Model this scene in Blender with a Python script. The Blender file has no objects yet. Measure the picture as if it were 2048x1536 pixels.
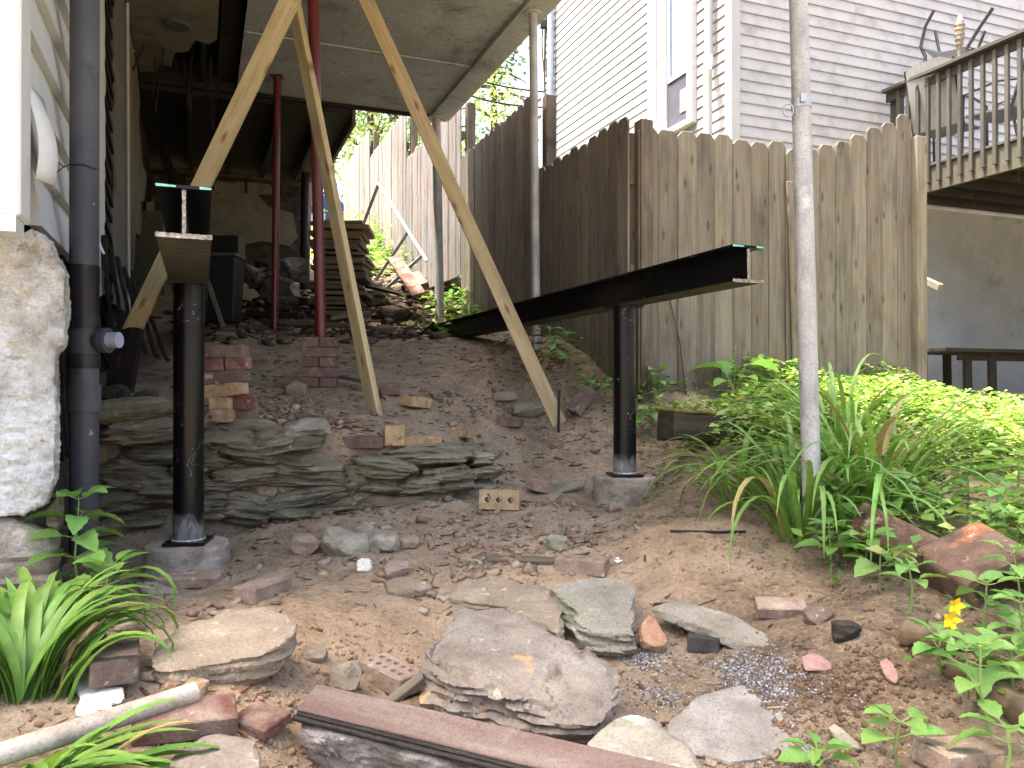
import bpy, bmesh, math, random
import numpy as np
from mathutils import Vector, Matrix

scene = bpy.context.scene
C = scene.collection
random.seed(7)
rng = np.random.default_rng(7)
R = math.radians

# ------------------------------------------------------------------ camera
F, CX, CY = 1600.0, 1024.0, 775.0            # focal length and horizon point in photograph pixels
cam_data = bpy.data.cameras.new('camera')
cam_data.sensor_width = 36.0
cam_data.lens = 36.0 * F / 2048.0
cam_data.clip_start, cam_data.clip_end = 0.05, 2000.0
cam = bpy.data.objects.new('camera', cam_data)
C.objects.link(cam)
cam.location = (0, 0, 0)
cam.rotation_euler = (R(90) + math.atan((CY - 768.0) / F), 0, 0)
scene.camera = cam

# the house runs along u (up the hill, away from the camera); v points across, away from the house
AU, AV = np.array((-0.363, 0.932, 0.0)), np.array((0.932, 0.363, 0.0))

# ------------------------------------------------------------------ sky, sun, exposure
SUN_EL = R(71)
sun_h = -0.96 * AV + 0.27 * AU               # horizontal direction towards the sun
sun_h /= np.linalg.norm(sun_h)
to_sun = Vector((sun_h[0] * math.cos(SUN_EL), sun_h[1] * math.cos(SUN_EL), math.sin(SUN_EL)))
world = bpy.data.worlds.new('World')
scene.world = world
world.use_nodes = True
nt = world.node_tree
sky = nt.nodes.new('ShaderNodeTexSky')
sky.sky_type = 'NISHITA'
sky.sun_disc = False
sky.sun_elevation = SUN_EL
sky.sun_rotation = math.atan2(to_sun.x, to_sun.y)
sky.air_density, sky.dust_density, sky.ozone_density = 0.9, 9.0, 0.5
bg = nt.nodes['Background']
bg.inputs[1].default_value = 0.15
nt.links.new(sky.outputs[0], bg.inputs[0])
sd = bpy.data.lights.new('sun', 'SUN')
sd.energy, sd.angle, sd.color = 2.6, R(0.6), (1.0, 0.955, 0.88)
so = bpy.data.objects.new('sun', sd)
C.objects.link(so)
so.rotation_euler = to_sun.to_track_quat('Z', 'Y').to_euler()
scene.view_settings.view_transform = 'Standard'
scene.view_settings.look = 'None'
scene.view_settings.gamma = 1.0
scene.view_settings.exposure = 2.85
scene.render.engine = 'CYCLES'
scene.cycles.use_denoising = True
scene.cycles.max_bounces = 8
scene.cycles.diffuse_bounces = 6
scene.cycles.transparent_max_bounces = 8

# ------------------------------------------------------------------ geometry helpers
def P(px, py, d):
    return Vector(((px - CX) / F * d, d, (CY - py) / F * d))
def W(u, v, z):
    return Vector((u * AU[0] + v * AV[0], u * AU[1] + v * AV[1], z))
def onV(px, py, v):
    k = (px - CX) / F
    return P(px, py, v / (AV[0] * k + AV[1]))
def onU(px, py, u):
    k = (px - CX) / F
    return P(px, py, u / (AU[0] * k + AU[1]))
def uv_of(p):
    return p[0] * AU[0] + p[1] * AU[1], p[0] * AV[0] + p[1] * AV[1]

def _h(ix, iy, iz):
    n = (ix * 374761393 + iy * 668265263 + iz * 2147483647 + 1013904223) & 0x7fffffff
    n = ((n ^ (n >> 13)) * 1274126177) & 0x7fffffff
    n = (n ^ (n >> 16)) & 0xffff
    return n / 32767.5 - 1.0
def vnoise(p):
    p = np.asarray(p, float)
    i = np.floor(p).astype(np.int64); f = p - i
    f = f * f * f * (f * (f * 6 - 15) + 10)
    r = 0
    for dx in (0, 1):
        wx = f[:, 0] if dx else 1 - f[:, 0]
        for dy in (0, 1):
            wy = f[:, 1] if dy else 1 - f[:, 1]
            for dz in (0, 1):
                wz = f[:, 2] if dz else 1 - f[:, 2]
                r = r + wx * wy * wz * _h(i[:, 0] + dx, i[:, 1] + dy, i[:, 2] + dz)
    return r
def fbm(p, octs=4, gain=0.5):
    p = np.asarray(p, float); a, s, t = 1.0, 0, 0
    for o in range(octs):
        s = s + a * vnoise(p * (2.03 ** o) + 17.3 * o); t += a; a *= gain
    return s / t

# ------------------------------------------------------------------ the lie of the land
LOW = [(230,1170,3.2),(450,1150,3.2),(600,1050,3.8),(930,1015,4.05),(700,1150,3.0),(1260,1020,4.2),(230,1360,1.95),
       (450,1330,2.15),(780,1390,2.35),(1100,1180,3.0),(1380,1085,3.25),(1630,1080,3.2),(1500,1300,2.5),(1900,1400,2.05),
       (1700,1500,1.95),(1000,1536,1.8),(300,1500,1.75),(1950,1200,2.5),(2000,1000,3.4),(2040,860,5.6),(1850,815,6.0),
       (1500,890,4.2),(1400,900,4.2),(1100,1000,4.1)]
UPP = [(440,843,3.75),(850,893,4.0),(765,835,4.35),(640,785,4.85),(1115,850,4.9),(900,800,4.9),(850,700,6.2),(550,657,7.3),
       (870,650,8.1),(1072,695,5.78),(270,770,4.4),(250,800,3.9),(1300,745,5.2),(1400,855,4.35),(1600,775,5.45),(1835,800,6.0),
       (2000,870,6.5),(500,630,8.5),(690,455,15.2),(760,560,10.0),(650,468,17.0),(400,600,9.0),(1190,690,6.0),(1000,620,8.4),
       (2040,850,5.8),(2040,850,9.0),(1500,760,9.0)]
class TPS:
    def __init__(s, pts, lam):
        q = np.array([P(*p) for p in pts]); s.c = q[:, :2]; n = len(q)
        K = s.k(s.c) + lam * np.eye(n); A = np.hstack([np.ones((n, 1)), s.c])
        M_ = np.zeros((n + 3, n + 3)); M_[:n, :n] = K; M_[:n, n:] = A; M_[n:, :n] = A.T
        s.w = np.linalg.solve(M_, np.concatenate([q[:, 2], np.zeros(3)]))
    def k(s, x):
        r2 = ((x[:, None, :] - s.c[None]) ** 2).sum(2) + 1e-9
        return 0.5 * r2 * np.log(r2)
    def __call__(s, x):
        return s.k(x) @ s.w[:-3] + s.w[-3] + x @ s.w[-2:]
tl, tu = TPS(LOW, 0.02), TPS(UPP, 0.02)
def sstep(t):
    t = np.clip(t, 0, 1); return t * t * (3 - 2 * t)
MOUNDS = [(660,1255,.05,.22),(1370,1090,.07,.28),(1480,1130,.03,.2),(1740,1260,.05,.22),(1650,1380,.04,.25),(1040,1150,.03,.25),(520,1400,.03,.15),(720,1530,-.10,.17),(900,1540,-.08,.17),(640,1500,-.05,.12),(1000,1490,-.07,.16),(1150,1480,-.06,.12)]
MW = []
def G(x, y):
    x = np.atleast_1d(np.asarray(x, float)); y = np.atleast_1d(np.asarray(y, float))
    xc, yc = np.clip(x, -5.5, 6.0), np.clip(y, 1.2, 17.5)
    q = np.stack([xc, yc], 1)
    u = q @ AU[:2]; v = q @ AV[:2]
    zl = np.maximum(tl(np.stack([xc, np.clip(yc, 1.2, 7.0)], 1)), -1.1); zu = tu(q)
    s = 0.05 + 0.75 * sstep((v - 1.15) / 0.55)
    w = sstep((u - (3.97 - s + 0.35 * sstep((v - 1.15) / 0.55))) / (2 * s))
    z = zl * (1 - w) + zu * w
    z = z + .055 * np.exp(-((u - 3.80) / .13) ** 2) * sstep((1.5 - v) / .4) * (u < 3.9) * np.clip(.6 + fbm(np.stack([x, y, 0 * x], 1) * 3.7 + 2.2, 2), 0, 1.2)
    z = np.where(y > 17.5, z + (y - 17.5) * 0.05 * np.exp(-(y - 17.5) / 60), z)
    p3 = np.stack([x, y, 0 * x], 1)
    near = np.exp(-np.maximum(y - 6, 0) / 5)
    rgh = np.clip(.55 + 1.1 * fbm(p3 * 2.1 + 5.5, 2), .15, 1.3)
    z = z + 0.022 * fbm(p3 * 3.1, 3) + near * (0.011 * fbm(p3 * 11, 3) + rgh * (0.011 * np.abs(fbm(p3 * 30, 3)) + .004 * fbm(p3 * 62, 2)))
    for mx, my, h, r in MW:
        z = z + h * np.exp(-((x - mx) ** 2 + (y - my) ** 2) / (r * r))
    return z
def Gp(x, y):
    return float(G(x, y)[0])
_ds = np.concatenate([np.arange(1.0, 9, 0.01), np.arange(9, 40, 0.1)])
def onG(px, py, lift=0.0):
    k, m = (px - CX) / F, (CY - py) / F
    zz = G(k * _ds, _ds) + lift
    hit = np.nonzero(m * _ds <= zz)[0]
    d = _ds[hit[0]] if len(hit) else 6.0
    return P(px, py, d)
for mx, my, h, r in MOUNDS:
    q = onG(mx, my); MW.append((q.x, q.y, h, r))

# ------------------------------------------------------------------ object helpers
_mesh_cache = {}
def thing(name, label, cat, loc=(0, 0, 0), group=None):
    o = bpy.data.objects.new(name, None); C.objects.link(o)
    o.empty_display_size = 0.05
    o.location = loc; o['label'] = label; o['category'] = cat
    if group: o['group'] = group
    return o
def tag(o, label, cat, group=None):
    o['label'] = label; o['category'] = cat
    if group: o['group'] = group
    return o
def structure(o):
    o['kind'] = 'structure'; return o
def link(name, me, mat, parent=None, Mx=None, smooth=False):
    """one object from a mesh; Mx is its world matrix"""
    o = bpy.data.objects.new(name, me); C.objects.link(o)
    if mat is not None and not me.materials: me.materials.append(mat)
    if smooth and len(me.polygons) and not me.polygons[0].use_smooth:
        me.polygons.foreach_set('use_smooth', [True] * len(me.polygons))
    Mx = Mx or Matrix.Identity(4)
    if parent is not None:
        o.parent = parent
        Mx = world_of(parent).inverted() @ Mx
    o.matrix_basis = Mx
    return o
def world_of(o):
    m = o.matrix_basis.copy()
    while o.parent:
        o = o.parent; m = o.matrix_basis @ m
    return m
def mesh(name, vs, fs):
    me = bpy.data.meshes.new(name); me.from_pydata([tuple(v) for v in vs], [], fs); me.update(); return me
class MB:
    """collects shapes in world space; build() makes one mesh object with its origin at the shapes' middle"""
    def __init__(s): s.v, s.f = [], []
    def add(s, vs, fs):
        n = len(s.v); s.v += [Vector(v) for v in vs]; s.f += [tuple(i + n for i in f) for f in fs]; return s
    def box(s, c, sx, sy, sz, rot=None):
        h = [Vector((a * sx / 2, b * sy / 2, e * sz / 2)) for a in (-1, 1) for b in (-1, 1) for e in (-1, 1)]
        if rot is not None: h = [rot @ q for q in h]
        return s.add([Vector(c) + q for q in h], [(0,1,3,2),(4,6,7,5),(0,4,5,1),(2,3,7,6),(0,2,6,4),(1,5,7,3)])
    def uvbox(s, u0, u1, v0, v1, z0, z1):
        p = [W(u, v, z) for u in (u0, u1) for v in (v0, v1) for z in (z0, z1)]
        return s.add(p, [(0,1,3,2),(4,6,7,5),(0,4,5,1),(2,3,7,6),(0,2,6,4),(1,5,7,3)])
    def tube(s, pts, r, n=12, cap=True):
        pts = [Vector(p) for p in pts]; rs = r if isinstance(r, (list, tuple)) else [r] * len(pts)
        rings = []; prev = None
        for i, p in enumerate(pts):
            t = (pts[min(i + 1, len(pts) - 1)] - pts[max(i - 1, 0)]).normalized()
            if prev is None: prev = t.orthogonal().normalized()
            a = (prev - t * prev.dot(t)).normalized(); b = t.cross(a); prev = a
            rings.append([p + (a * math.cos(2 * math.pi * k / n) + b * math.sin(2 * math.pi * k / n)) * rs[i] for k in range(n)])
        vs = [q for r_ in rings for q in r_]; fs = []
        for i in range(len(pts) - 1):
            for k in range(n):
                fs.append((i * n + k, i * n + (k + 1) % n, (i + 1) * n + (k + 1) % n, (i + 1) * n + k))
        if cap:
            fs.append(tuple(range(n - 1, -1, -1))); fs.append(tuple(range((len(pts) - 1) * n, len(pts) * n)))
        return s.add(vs, fs)
    def prism(s, ring, off):
        n = len(ring); ring = [Vector(p) for p in ring]; off = Vector(off)
        return s.add(ring + [p + off for p in ring], [tuple(range(n - 1, -1, -1)), tuple(range(n, 2 * n))] +
                     [(i, (i + 1) % n, n + (i + 1) % n, n + i) for i in range(n)])
    def build(s, name, mat, parent=None, smooth=False, bevel=0):
        v = np.array([tuple(q) for q in s.v]); o = (v.min(0) + v.max(0)) / 2
        me = mesh(name, v - o, s.f)
        if bevel:
            bm = bmesh.new(); bm.from_mesh(me)
            bmesh.ops.bevel(bm, geom=bm.edges[:], offset=bevel, segments=1, affect='EDGES'); bm.to_mesh(me); bm.free()
        else:
            bm = bmesh.new(); bm.from_mesh(me); bmesh.ops.recalc_face_normals(bm, faces=bm.faces[:]); bm.to_mesh(me); bm.free()
        ob = link(name, me, mat, parent, Matrix.Translation(o), smooth)
        if smooth:
            ob.data.set_sharp_from_angle(angle=R(40))
        return ob
def frame_x(p0, p1, side):
    """matrix with X from p0 to p1, Y near 'side'"""
    p0, p1 = Vector(p0), Vector(p1); x = (p1 - p0).normalized(); y = Vector(side); y = (y - x * y.dot(x)).normalized(); z = x.cross(y)
    m = Matrix((x, y, z)).transposed().to_4x4(); m.translation = (p0 + p1) / 2
    return m
def board_mesh(L, w, t, bev=0.003, jitter=0.0, cuts=0, mk=''):
    key = ('b', round(L, 3), round(w, 4), round(t, 4), bev, jitter, cuts, mk)
    if key in _mesh_cache: return _mesh_cache[key]
    bm = bmesh.new(); bmesh.ops.create_cube(bm, size=1)
    for q in bm.verts: q.co = Vector((q.co.x * L, q.co.y * w, q.co.z * t))
    if cuts:
        bmesh.ops.subdivide_edges(bm, edges=[e for e in bm.edges if abs(e.verts[0].co.x - e.verts[1].co.x) > L / 2], cuts=cuts)
    if bev: bmesh.ops.bevel(bm, geom=[e for e in bm.edges if e.is_manifold and e.calc_face_angle(0) > .5], offset=bev, segments=1, affect='EDGES')
    if jitter:
        vs = np.array([q.co for q in bm.verts]); dn = fbm(vs * 6 + 3.3, 2), fbm(vs * 6 + 9.1, 2)
        for i, q in enumerate(bm.verts): q.co.y += jitter * dn[0][i]; q.co.z += jitter * dn[1][i]
    me = bpy.data.meshes.new('board'); bm.to_mesh(me); bm.free(); _mesh_cache[key] = me
    return me
def board(name, p0, p1, side, w, t, mat, parent=None, jitter=0.0, cuts=0, bev=0.003):
    """plank from p0 to p1: width w along 'side', thickness t across"""
    L = (Vector(p1) - Vector(p0)).length
    return link(name, board_mesh(L, w, t, bev, jitter, cuts, mat.name), mat, parent, frame_x(p0, p1, side))

# ------------------------------------------------------------------ materials
def srgb(r, g, b):
    return tuple(((c / 255.0 / 12.92) if c <= 10 else ((c / 255.0 + 0.055) / 1.055) ** 2.4) for c in (r, g, b)) + (1.0,)
class NT:
    def __init__(s, name):
        s.m = bpy.data.materials.new(name); s.m.use_nodes = True; s.t = s.m.node_tree; s.n = s.t.nodes
        s.b = s.n['Principled BSDF']; s.out = s.n['Material Output']
        s.tc = s.n.new('ShaderNodeTexCoord'); s.oi = s.n.new('ShaderNodeObjectInfo')
        s.rand = s.oi.outputs['Random']
    def l(s, a, b): s.t.links.new(a, b)
    def val(s, x, sock):
        if isinstance(x, bpy.types.NodeSocket): s.l(x, sock)
        else: sock.default_value = x
    def math(s, op, a, b=0.0, c=None):
        n = s.n.new('ShaderNodeMath'); n.operation = op; s.val(a, n.inputs[0]); s.val(b, n.inputs[1])
        if c is not None: s.val(c, n.inputs[2])
        return n.outputs[0]
    def noise(s, scale=(1, 1, 1), sc=1.0, detail=6, rough=0.6, seed=True, dist=0.0):
        mp = s.n.new('ShaderNodeMapping'); mp.inputs['Scale'].default_value = scale
        s.l(s.tc.outputs['Object'], mp.inputs['Vector'])
        n = s.n.new('ShaderNodeTexNoise'); n.noise_dimensions = '4D'; s.l(mp.outputs[0], n.inputs['Vector'])
        n.inputs['Scale'].default_value = sc; n.inputs['Detail'].default_value = detail; n.inputs['Roughness'].default_value = rough
        n.inputs['Distortion'].default_value = dist
        if seed: s.l(s.math('MULTIPLY', s.rand, 37.0), n.inputs['W'])
        return n.outputs[0]
    def voronoi(s, scale=(1, 1, 1), sc=1.0, feature='F1'):
        mp = s.n.new('ShaderNodeMapping'); mp.inputs['Scale'].default_value = scale
        s.l(s.tc.outputs['Object'], mp.inputs['Vector'])
        va = s.n.new('ShaderNodeVectorMath'); va.operation = 'ADD'; cb = s.n.new('ShaderNodeCombineXYZ')
        s.l(s.math('MULTIPLY', s.rand, 137.0), cb.inputs[0]); s.l(s.math('MULTIPLY', s.rand, 61.0), cb.inputs[1])
        s.l(mp.outputs[0], va.inputs[0]); s.l(cb.outputs[0], va.inputs[1])
        n = s.n.new('ShaderNodeTexVoronoi'); n.voronoi_dimensions = '2D'; n.feature = feature; s.l(va.outputs[0], n.inputs['Vector'])
        n.inputs['Scale'].default_value = sc
        return n.outputs['Distance']
    def ramp(s, f, stops):
        n = s.n.new('ShaderNodeValToRGB'); e = n.color_ramp.elements
        while len(e) < len(stops): e.new(0.5)
        for q, (p, c) in zip(e, stops): q.position = p; q.color = c
        s.l(f, n.inputs[0]); return n.outputs[0]
    def mix(s, f, a, b, mode='MIX'):
        n = s.n.new('ShaderNodeMix'); n.data_type = 'RGBA'; n.blend_type = mode
        s.val(f, n.inputs[0]); s.val(a, n.inputs[6]); s.val(b, n.inputs[7]); return n.outputs[2]
    def band(s, f, lo, hi):
        n = s.n.new('ShaderNodeMapRange'); n.clamp = True
        s.val(f, n.inputs[0]); n.inputs[1].default_value = lo; n.inputs[2].default_value = hi
        return n.outputs[0]
    def vary(s, col, amt, hue=0.0):
        n = s.n.new('ShaderNodeHueSaturation'); s.l(col, n.inputs['Color'])
        s.val(s.math('MULTIPLY_ADD', s.rand, amt, 1 - amt / 2), n.inputs['Value'])
        if hue:
            r2 = s.math('FRACT', s.math('MULTIPLY', s.rand, 7.31)); s.val(s.math('MULTIPLY_ADD', r2, hue, 0.5 - hue / 2), n.inputs['Hue'])
        return n.outputs[0]
    def bump(s, h, strength=0.4, dist=0.01, prev=None):
        n = s.n.new('ShaderNodeBump'); n.inputs['Strength'].default_value = strength; n.inputs['Distance'].default_value = dist
        s.l(h, n.inputs['Height'])
        if prev is not None: s.l(prev, n.inputs['Normal'])
        return n.outputs[0]
    def done(s, col, rough=0.85, nrm=None, spec=0.3, metal=0.0):
        s.val(col, s.b.inputs['Base Color']); s.val(rough, s.b.inputs['Roughness'])
        s.b.inputs['Specular IOR Level'].default_value = spec; s.b.inputs['Metallic'].default_value = metal
        if nrm is not None: s.l(nrm, s.b.inputs['Normal'])
        return s.m
def m_noise(name, cols, sc=(8, 8, 8), rough=0.85, bump=0.55, bsc=60, bd=0.009, vary=0.15, hue=0.0, spots=(), spec=0.3, detail=7, metal=0.0, dist=0.0):
    t = NT(name)
    f = t.noise(sc, 1.0, detail, 0.62, dist=dist)
    k = len(cols)
    c = t.ramp(f, [(0.3 + 0.4 * i / max(1, k - 1), srgb(*q)) for i, q in enumerate(cols)])
    for col, s_, lo, hi in spots:
        c = t.mix(t.band(t.noise((1, 1, 1), s_, 5, 0.65), lo, hi), c, srgb(*col))
    if bump > .14:      # fine mottling of the material itself
        k_ = t.ramp(t.noise((1, 1, 1), bsc * 2.6, 5, 0.75), [(0.34, (.66, .65, .63, 1)), (0.5, (1, 1, 1, 1)), (0.66, (1.18, 1.18, 1.16, 1))])
        c = t.mix(1.0, c, k_, 'MULTIPLY')
    c = t.vary(c, vary, hue)
    n = t.bump(t.noise((1, 1, 1), bsc, 6, 0.7), bump, bd)
    n = t.bump(f, bump, bd * 2.5, n)
    return t.done(c, rough, n, spec, metal)
def m_wood(name, cols, knots=True, rough=0.8, vary=0.25, hue=0.02, stain=None, fine=70, bump=0.35, moss=None, kcol=(70, 52, 36)):
    """grain runs along local X"""
    t = NT(name)
    f = t.noise((1.3, 16, 16), 1.0, 8, 0.6, dist=1.2)
    g = t.noise((2.5, fine, fine), 1.0, 4, 0.6)
    c = t.ramp(f, [(0.28 + 0.42 * i / (len(cols) - 1), srgb(*q)) for i, q in enumerate(cols)])
    c = t.mix(t.math('MULTIPLY', t.band(g, 0.45, 0.75), 0.4), c, srgb(*[int(x * 0.62) for x in cols[0]]))
    if knots:
        kv = t.voronoi((2.2, 7.0, 7.0), 1.0)
        c = t.mix(t.math('MULTIPLY', t.math('SUBTRACT', 1.0, t.band(kv, 0.03, 0.11)), 0.8), c, srgb(*kcol))
    if stain:
        c = t.mix(t.math('MULTIPLY', t.band(t.noise((2, 6, 6), 1.0, 5, 0.6), 0.5, 0.72), stain[1]), c, srgb(*stain[0]))
    if moss:
        c = t.mix(t.math('MULTIPLY', t.band(t.noise((1, 1, 1), 5.0, 5, 0.6), 0.45, 0.7), moss[1]), c, srgb(*moss[0]))
    c = t.vary(c, vary, hue)
    n = t.bump(g, bump, 0.002); n = t.bump(f, bump, 0.003, n)
    return t.done(c, rough, n, 0.25)
def m_attr(name, rough=0.9, bsc=90, bump=0.6, bd=0.004):
    t = NT(name); a = t.n.new('ShaderNodeAttribute'); a.attribute_name = 'tint'
    f = t.noise((1, 1, 1), 60, 6, 0.65)
    c = t.mix(t.band(f, 0.3, 0.7), t.mix(1.0, a.outputs['Color'], (0.62, 0.6, 0.58, 1), 'MULTIPLY'), a.outputs['Color'])
    return t.done(c, rough, t.bump(t.noise((1, 1, 1), bsc, 5, 0.65), bump, bd), 0.2)
def m_leaf(name, cols, trans=0.4, rough=0.5, vary=0.35, hue=0.03, attr=False):
    t = NT(name)
    if attr:
        a = t.n.new('ShaderNodeAttribute'); a.attribute_name = 'tint'; c = a.outputs['Color']
    else:
        c = t.ramp(t.noise((1, 1, 1), 25, 3, 0.5), [(0.3, srgb(*cols[0])), (0.7, srgb(*cols[1]))])
        c = t.vary(c, vary, hue)
    t.done(c, rough, t.bump(t.noise((1, 1, 1), 120, 3, 0.5), 0.3, 0.002), 0.35)
    tr = t.n.new('ShaderNodeBsdfTranslucent'); mx = t.n.new('ShaderNodeMixShader'); mx.inputs[0].default_value = trans
    c2 = t.mix(1.0, c, (1.0, 1.0, 0.45, 1), 'MULTIPLY')
    c2 = t.mix(0.5, c2, c)
    t.l(c2, tr.inputs[0]); t.l(t.b.outputs[0], mx.inputs[1]); t.l(tr.outputs[0], mx.inputs[2]); t.l(mx.outputs[0], t.out.inputs[0])
    return t.m

MT = {}
MT['lumber'] = m_wood('new_lumber', [(146,132,96),(162,148,112),(176,164,130)], kcol=(96,66,42), vary=0.10, hue=0.012, stain=((108,94,68), 0.75))
MT['fence'] = m_wood('weathered_fence', [(88,83,74),(110,103,91),(126,119,106)], vary=0.38, hue=0.02, stain=((66,61,54), 0.8), moss=((112,98,66), 0.4), kcol=(56,46,36))
MT['fence_grey'] = m_wood('silver_fence', [(76,73,70),(118,114,110),(144,140,136)], vary=0.3, hue=0.02, stain=((128,92,70), 0.6))
MT['old_wood'] = m_wood('old_grey_wood', [(74,66,55),(98,88,75),(118,107,92)], vary=0.3, stain=((56,48,40), 0.7))
MT['dark_wood'] = m_wood('dark_wood', [(20,18,16),(32,28,25),(46,41,36)], vary=0.3, stain=((18,16,15), 0.7))
MT['deck_wood'] = m_wood('deck_wood', [(54,52,50),(70,68,64),(84,81,76)], vary=0.2, moss=((72,74,56), 0.25))
MT['deck_rim'] = m_wood('deck_rim_wood', [(66,62,54),(82,77,67),(94,89,78)], vary=0.1, moss=((72,74,54), 0.4))
MT['mossy_tie'] = m_wood('mossy_timber', [(40,37,30),(60,55,44),(78,72,58)], vary=0.1, bump=0.9)
MT['moss'] = m_noise('moss', [(78,80,26),(112,108,40),(132,118,58)], sc=(20,20,20), rough=1.0, bump=1.0, bsc=140, bd=.01)
MT['maroon_paint'] = m_noise('worn_maroon_paint', [(80,62,56),(98,81,74),(114,102,94)], sc=(2,18,18), bump=0.35, rough=0.6, spots=[((132,118,108), 11, 0.58, 0.75), ((78,68,60), 40, 0.62, 0.7)], vary=0.05)
MT['black_trim'] = m_noise('black_moulding', [(20,18,18),(40,34,32)], sc=(4,30,30), rough=0.45, spots=[((110,92,82), 40, 0.64, 0.7)])
def m_steel():
    t = NT('black_painted_steel')
    f = t.noise((1, 1, 1), 12, 6, 0.6)
    c = t.ramp(f, [(0.35, srgb(6,6,7)), (0.7, srgb(15,15,16))])
    sc_ = t.noise((7, 7, 9), 1.0, 2, 0.4, dist=2.0)
    line = t.math('SUBTRACT', 1.0, t.band(t.math('ABSOLUTE', t.math('SUBTRACT', sc_, 0.5)), 0.0, 0.004))
    patch = t.band(t.noise((1, 1, 1), 6, 3, 0.5), 0.57, 0.62)
    c = t.mix(t.math('MULTIPLY', line, patch), c, srgb(170,170,168))
    c = t.mix(t.band(t.noise((1, 1, 1), 60, 2, 0.5), 0.72, 0.76), c, srgb(140,138,132))
    r = t.math('MULTIPLY_ADD', f, 0.14, 0.24)
    return t.done(c, r, t.bump(t.noise((1, 1, 1), 90, 3, 0.5), 0.06, 0.001), 0.26)
MT['steel'] = m_steel()
MT['steel_dirty'] = m_noise('dusty_steel_underside', [(40,39,33),(66,63,52),(88,84,70)], sc=(10,30,30), rough=0.75, spots=[((30,28,25), 20, 0.55, 0.68)])
MT['bare_steel'] = m_noise('flame_cut_steel', [(84,82,74),(128,124,114),(164,160,148)], sc=(60,60,60), rough=0.6, bump=0.9, bd=0.004)
MT['mint'] = m_noise('mint_primer', [(70,160,130),(120,206,176),(150,222,196)], sc=(40,40,40), rough=0.6)
def m_scorch():
    t = NT('scorched_steel'); sp = t.n.new('ShaderNodeSeparateXYZ'); t.l(t.tc.outputs['Object'], sp.inputs[0])
    nz = t.noise((18, 18, 9), 1.0, 5, 0.6, dist=1.0)
    h = t.math('ADD', t.math('MULTIPLY', sp.outputs[2], -9.0), t.math('MULTIPLY', nz, 1.5))
    c = t.mix(t.band(h, 0.55, 1.15), srgb(10,10,11), t.ramp(nz, [(0.35, srgb(70,70,72)), (0.65, srgb(132,132,130))]))
    return t.done(c, 0.4, None, 0.35, 0.2)
MT['scorched'] = m_scorch()
MT['weld'] = m_noise('weld_bead', [(160,160,160),(210,210,206)], sc=(80,80,80), rough=0.35, metal=0.7)
MT['galv'] = m_noise('weathered_galvanised', [(128,128,125),(154,154,151),(172,172,169)], sc=(14,14,5), rough=0.55, bump=0.15, metal=0.15, spots=[((120,116,106), 30, 0.64, 0.76), ((176,176,174), 9, 0.55, 0.7)])
MT['red_paint'] = m_noise('red_oxide_paint', [(66,21,18),(82,28,24),(94,36,31)], sc=(10,10,4), rough=0.35, bump=0.1, spots=[((60,16,16), 12, 0.62, 0.74)], spec=0.5)
MT['pvc_grey'] = m_noise('dark_grey_drain', [(56,58,62),(68,70,74),(80,82,86)], sc=(6,6,2), rough=0.5, bump=0.12, spots=[((168,170,170), 17, 0.69, 0.715), ((54,56,62), 6, 0.58, 0.7)])
MT['pvc_black'] = m_noise('black_plastic', [(24,25,28),(40,42,46)], sc=(10,10,10), rough=0.4, bump=0.1, spots=[((110,108,100), 50, 0.68, 0.74)])
MT['pvc_purple'] = m_noise('purple_grey_plastic', [(64,63,74),(80,79,90)], sc=(10,10,10), rough=0.4, bump=0.1)
MT['pvc_white'] = m_noise('dirty_white_pipe', [(112,102,88),(146,138,126),(168,160,150)], sc=(7,12,12), rough=0.6, bump=0.2, spots=[((118,100,82), 16, 0.52, 0.72)])
MT['concrete'] = m_noise('footing_concrete', [(120,110,98),(148,138,126),(164,156,144)], sc=(9,9,14), rough=0.9, bump=0.6, bsc=110, spots=[((178,172,162), 22, 0.6, 0.7), ((112,92,76), 6, 0.55, 0.72)])
MT['stucco'] = m_noise('peeling_stucco', [(128,131,128),(178,182,180),(200,204,202)], sc=(9,9,7), rough=0.9, bump=0.5, bsc=40, bd=0.008, spots=[((112,108,97), 3.2, 0.56, 0.68), ((110,106,95), 18, 0.60, 0.66), ((64,60,52), 9, 0.66, 0.70), ((168,166,156), 9, 0.55, 0.7)])
MT['vinyl_white'] = m_noise('white_vinyl', [(184,188,186),(202,206,204)], sc=(3,3,3), rough=0.5, bump=0.06, spots=[((166,166,158), 7, 0.62, 0.8)], vary=0.04)
MT['vinyl_house'] = m_noise('pale_vinyl', [(150,149,147),(160,159,157)], sc=(2,2,2), rough=0.55, bump=0.04, spots=[((128,127,122), 4, 0.50, 0.72), ((112,112,104), 1.6, 0.58, 0.75)], vary=0.05)
MT['trim_white'] = m_noise('white_trim', [(184,184,186),(196,196,198)], sc=(4,4,4), rough=0.55, bump=0.05, vary=0.03)
MT['trim_grey'] = m_noise('grey_trim', [(148,148,145),(164,164,160)], sc=(4,4,2), rough=0.6, bump=0.05, spots=[((150,146,132), 9, 0.55, 0.72)], vary=0.03)
MT['soffit'] = m_noise('flaking_soffit_paint', [(136,142,143),(152,158,159),(164,170,171)], sc=(2,2,2), rough=0.85, bump=0.3, bsc=20, spots=[((92,92,84), 3, 0.55, 0.75), ((44,42,38), 22, 0.64, 0.67), ((166,166,160), 14, 0.68, 0.7)], vary=0.08)
MT['plaster'] = m_noise('stained_plaster', [(92,90,78),(110,108,94),(122,120,106)], sc=(3,3,3), rough=0.9, bump=0.3, bsc=25, spots=[((96,90,74), 4, 0.56, 0.72), ((62,54,44), 7, 0.66, 0.7)], vary=0.08)
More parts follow.
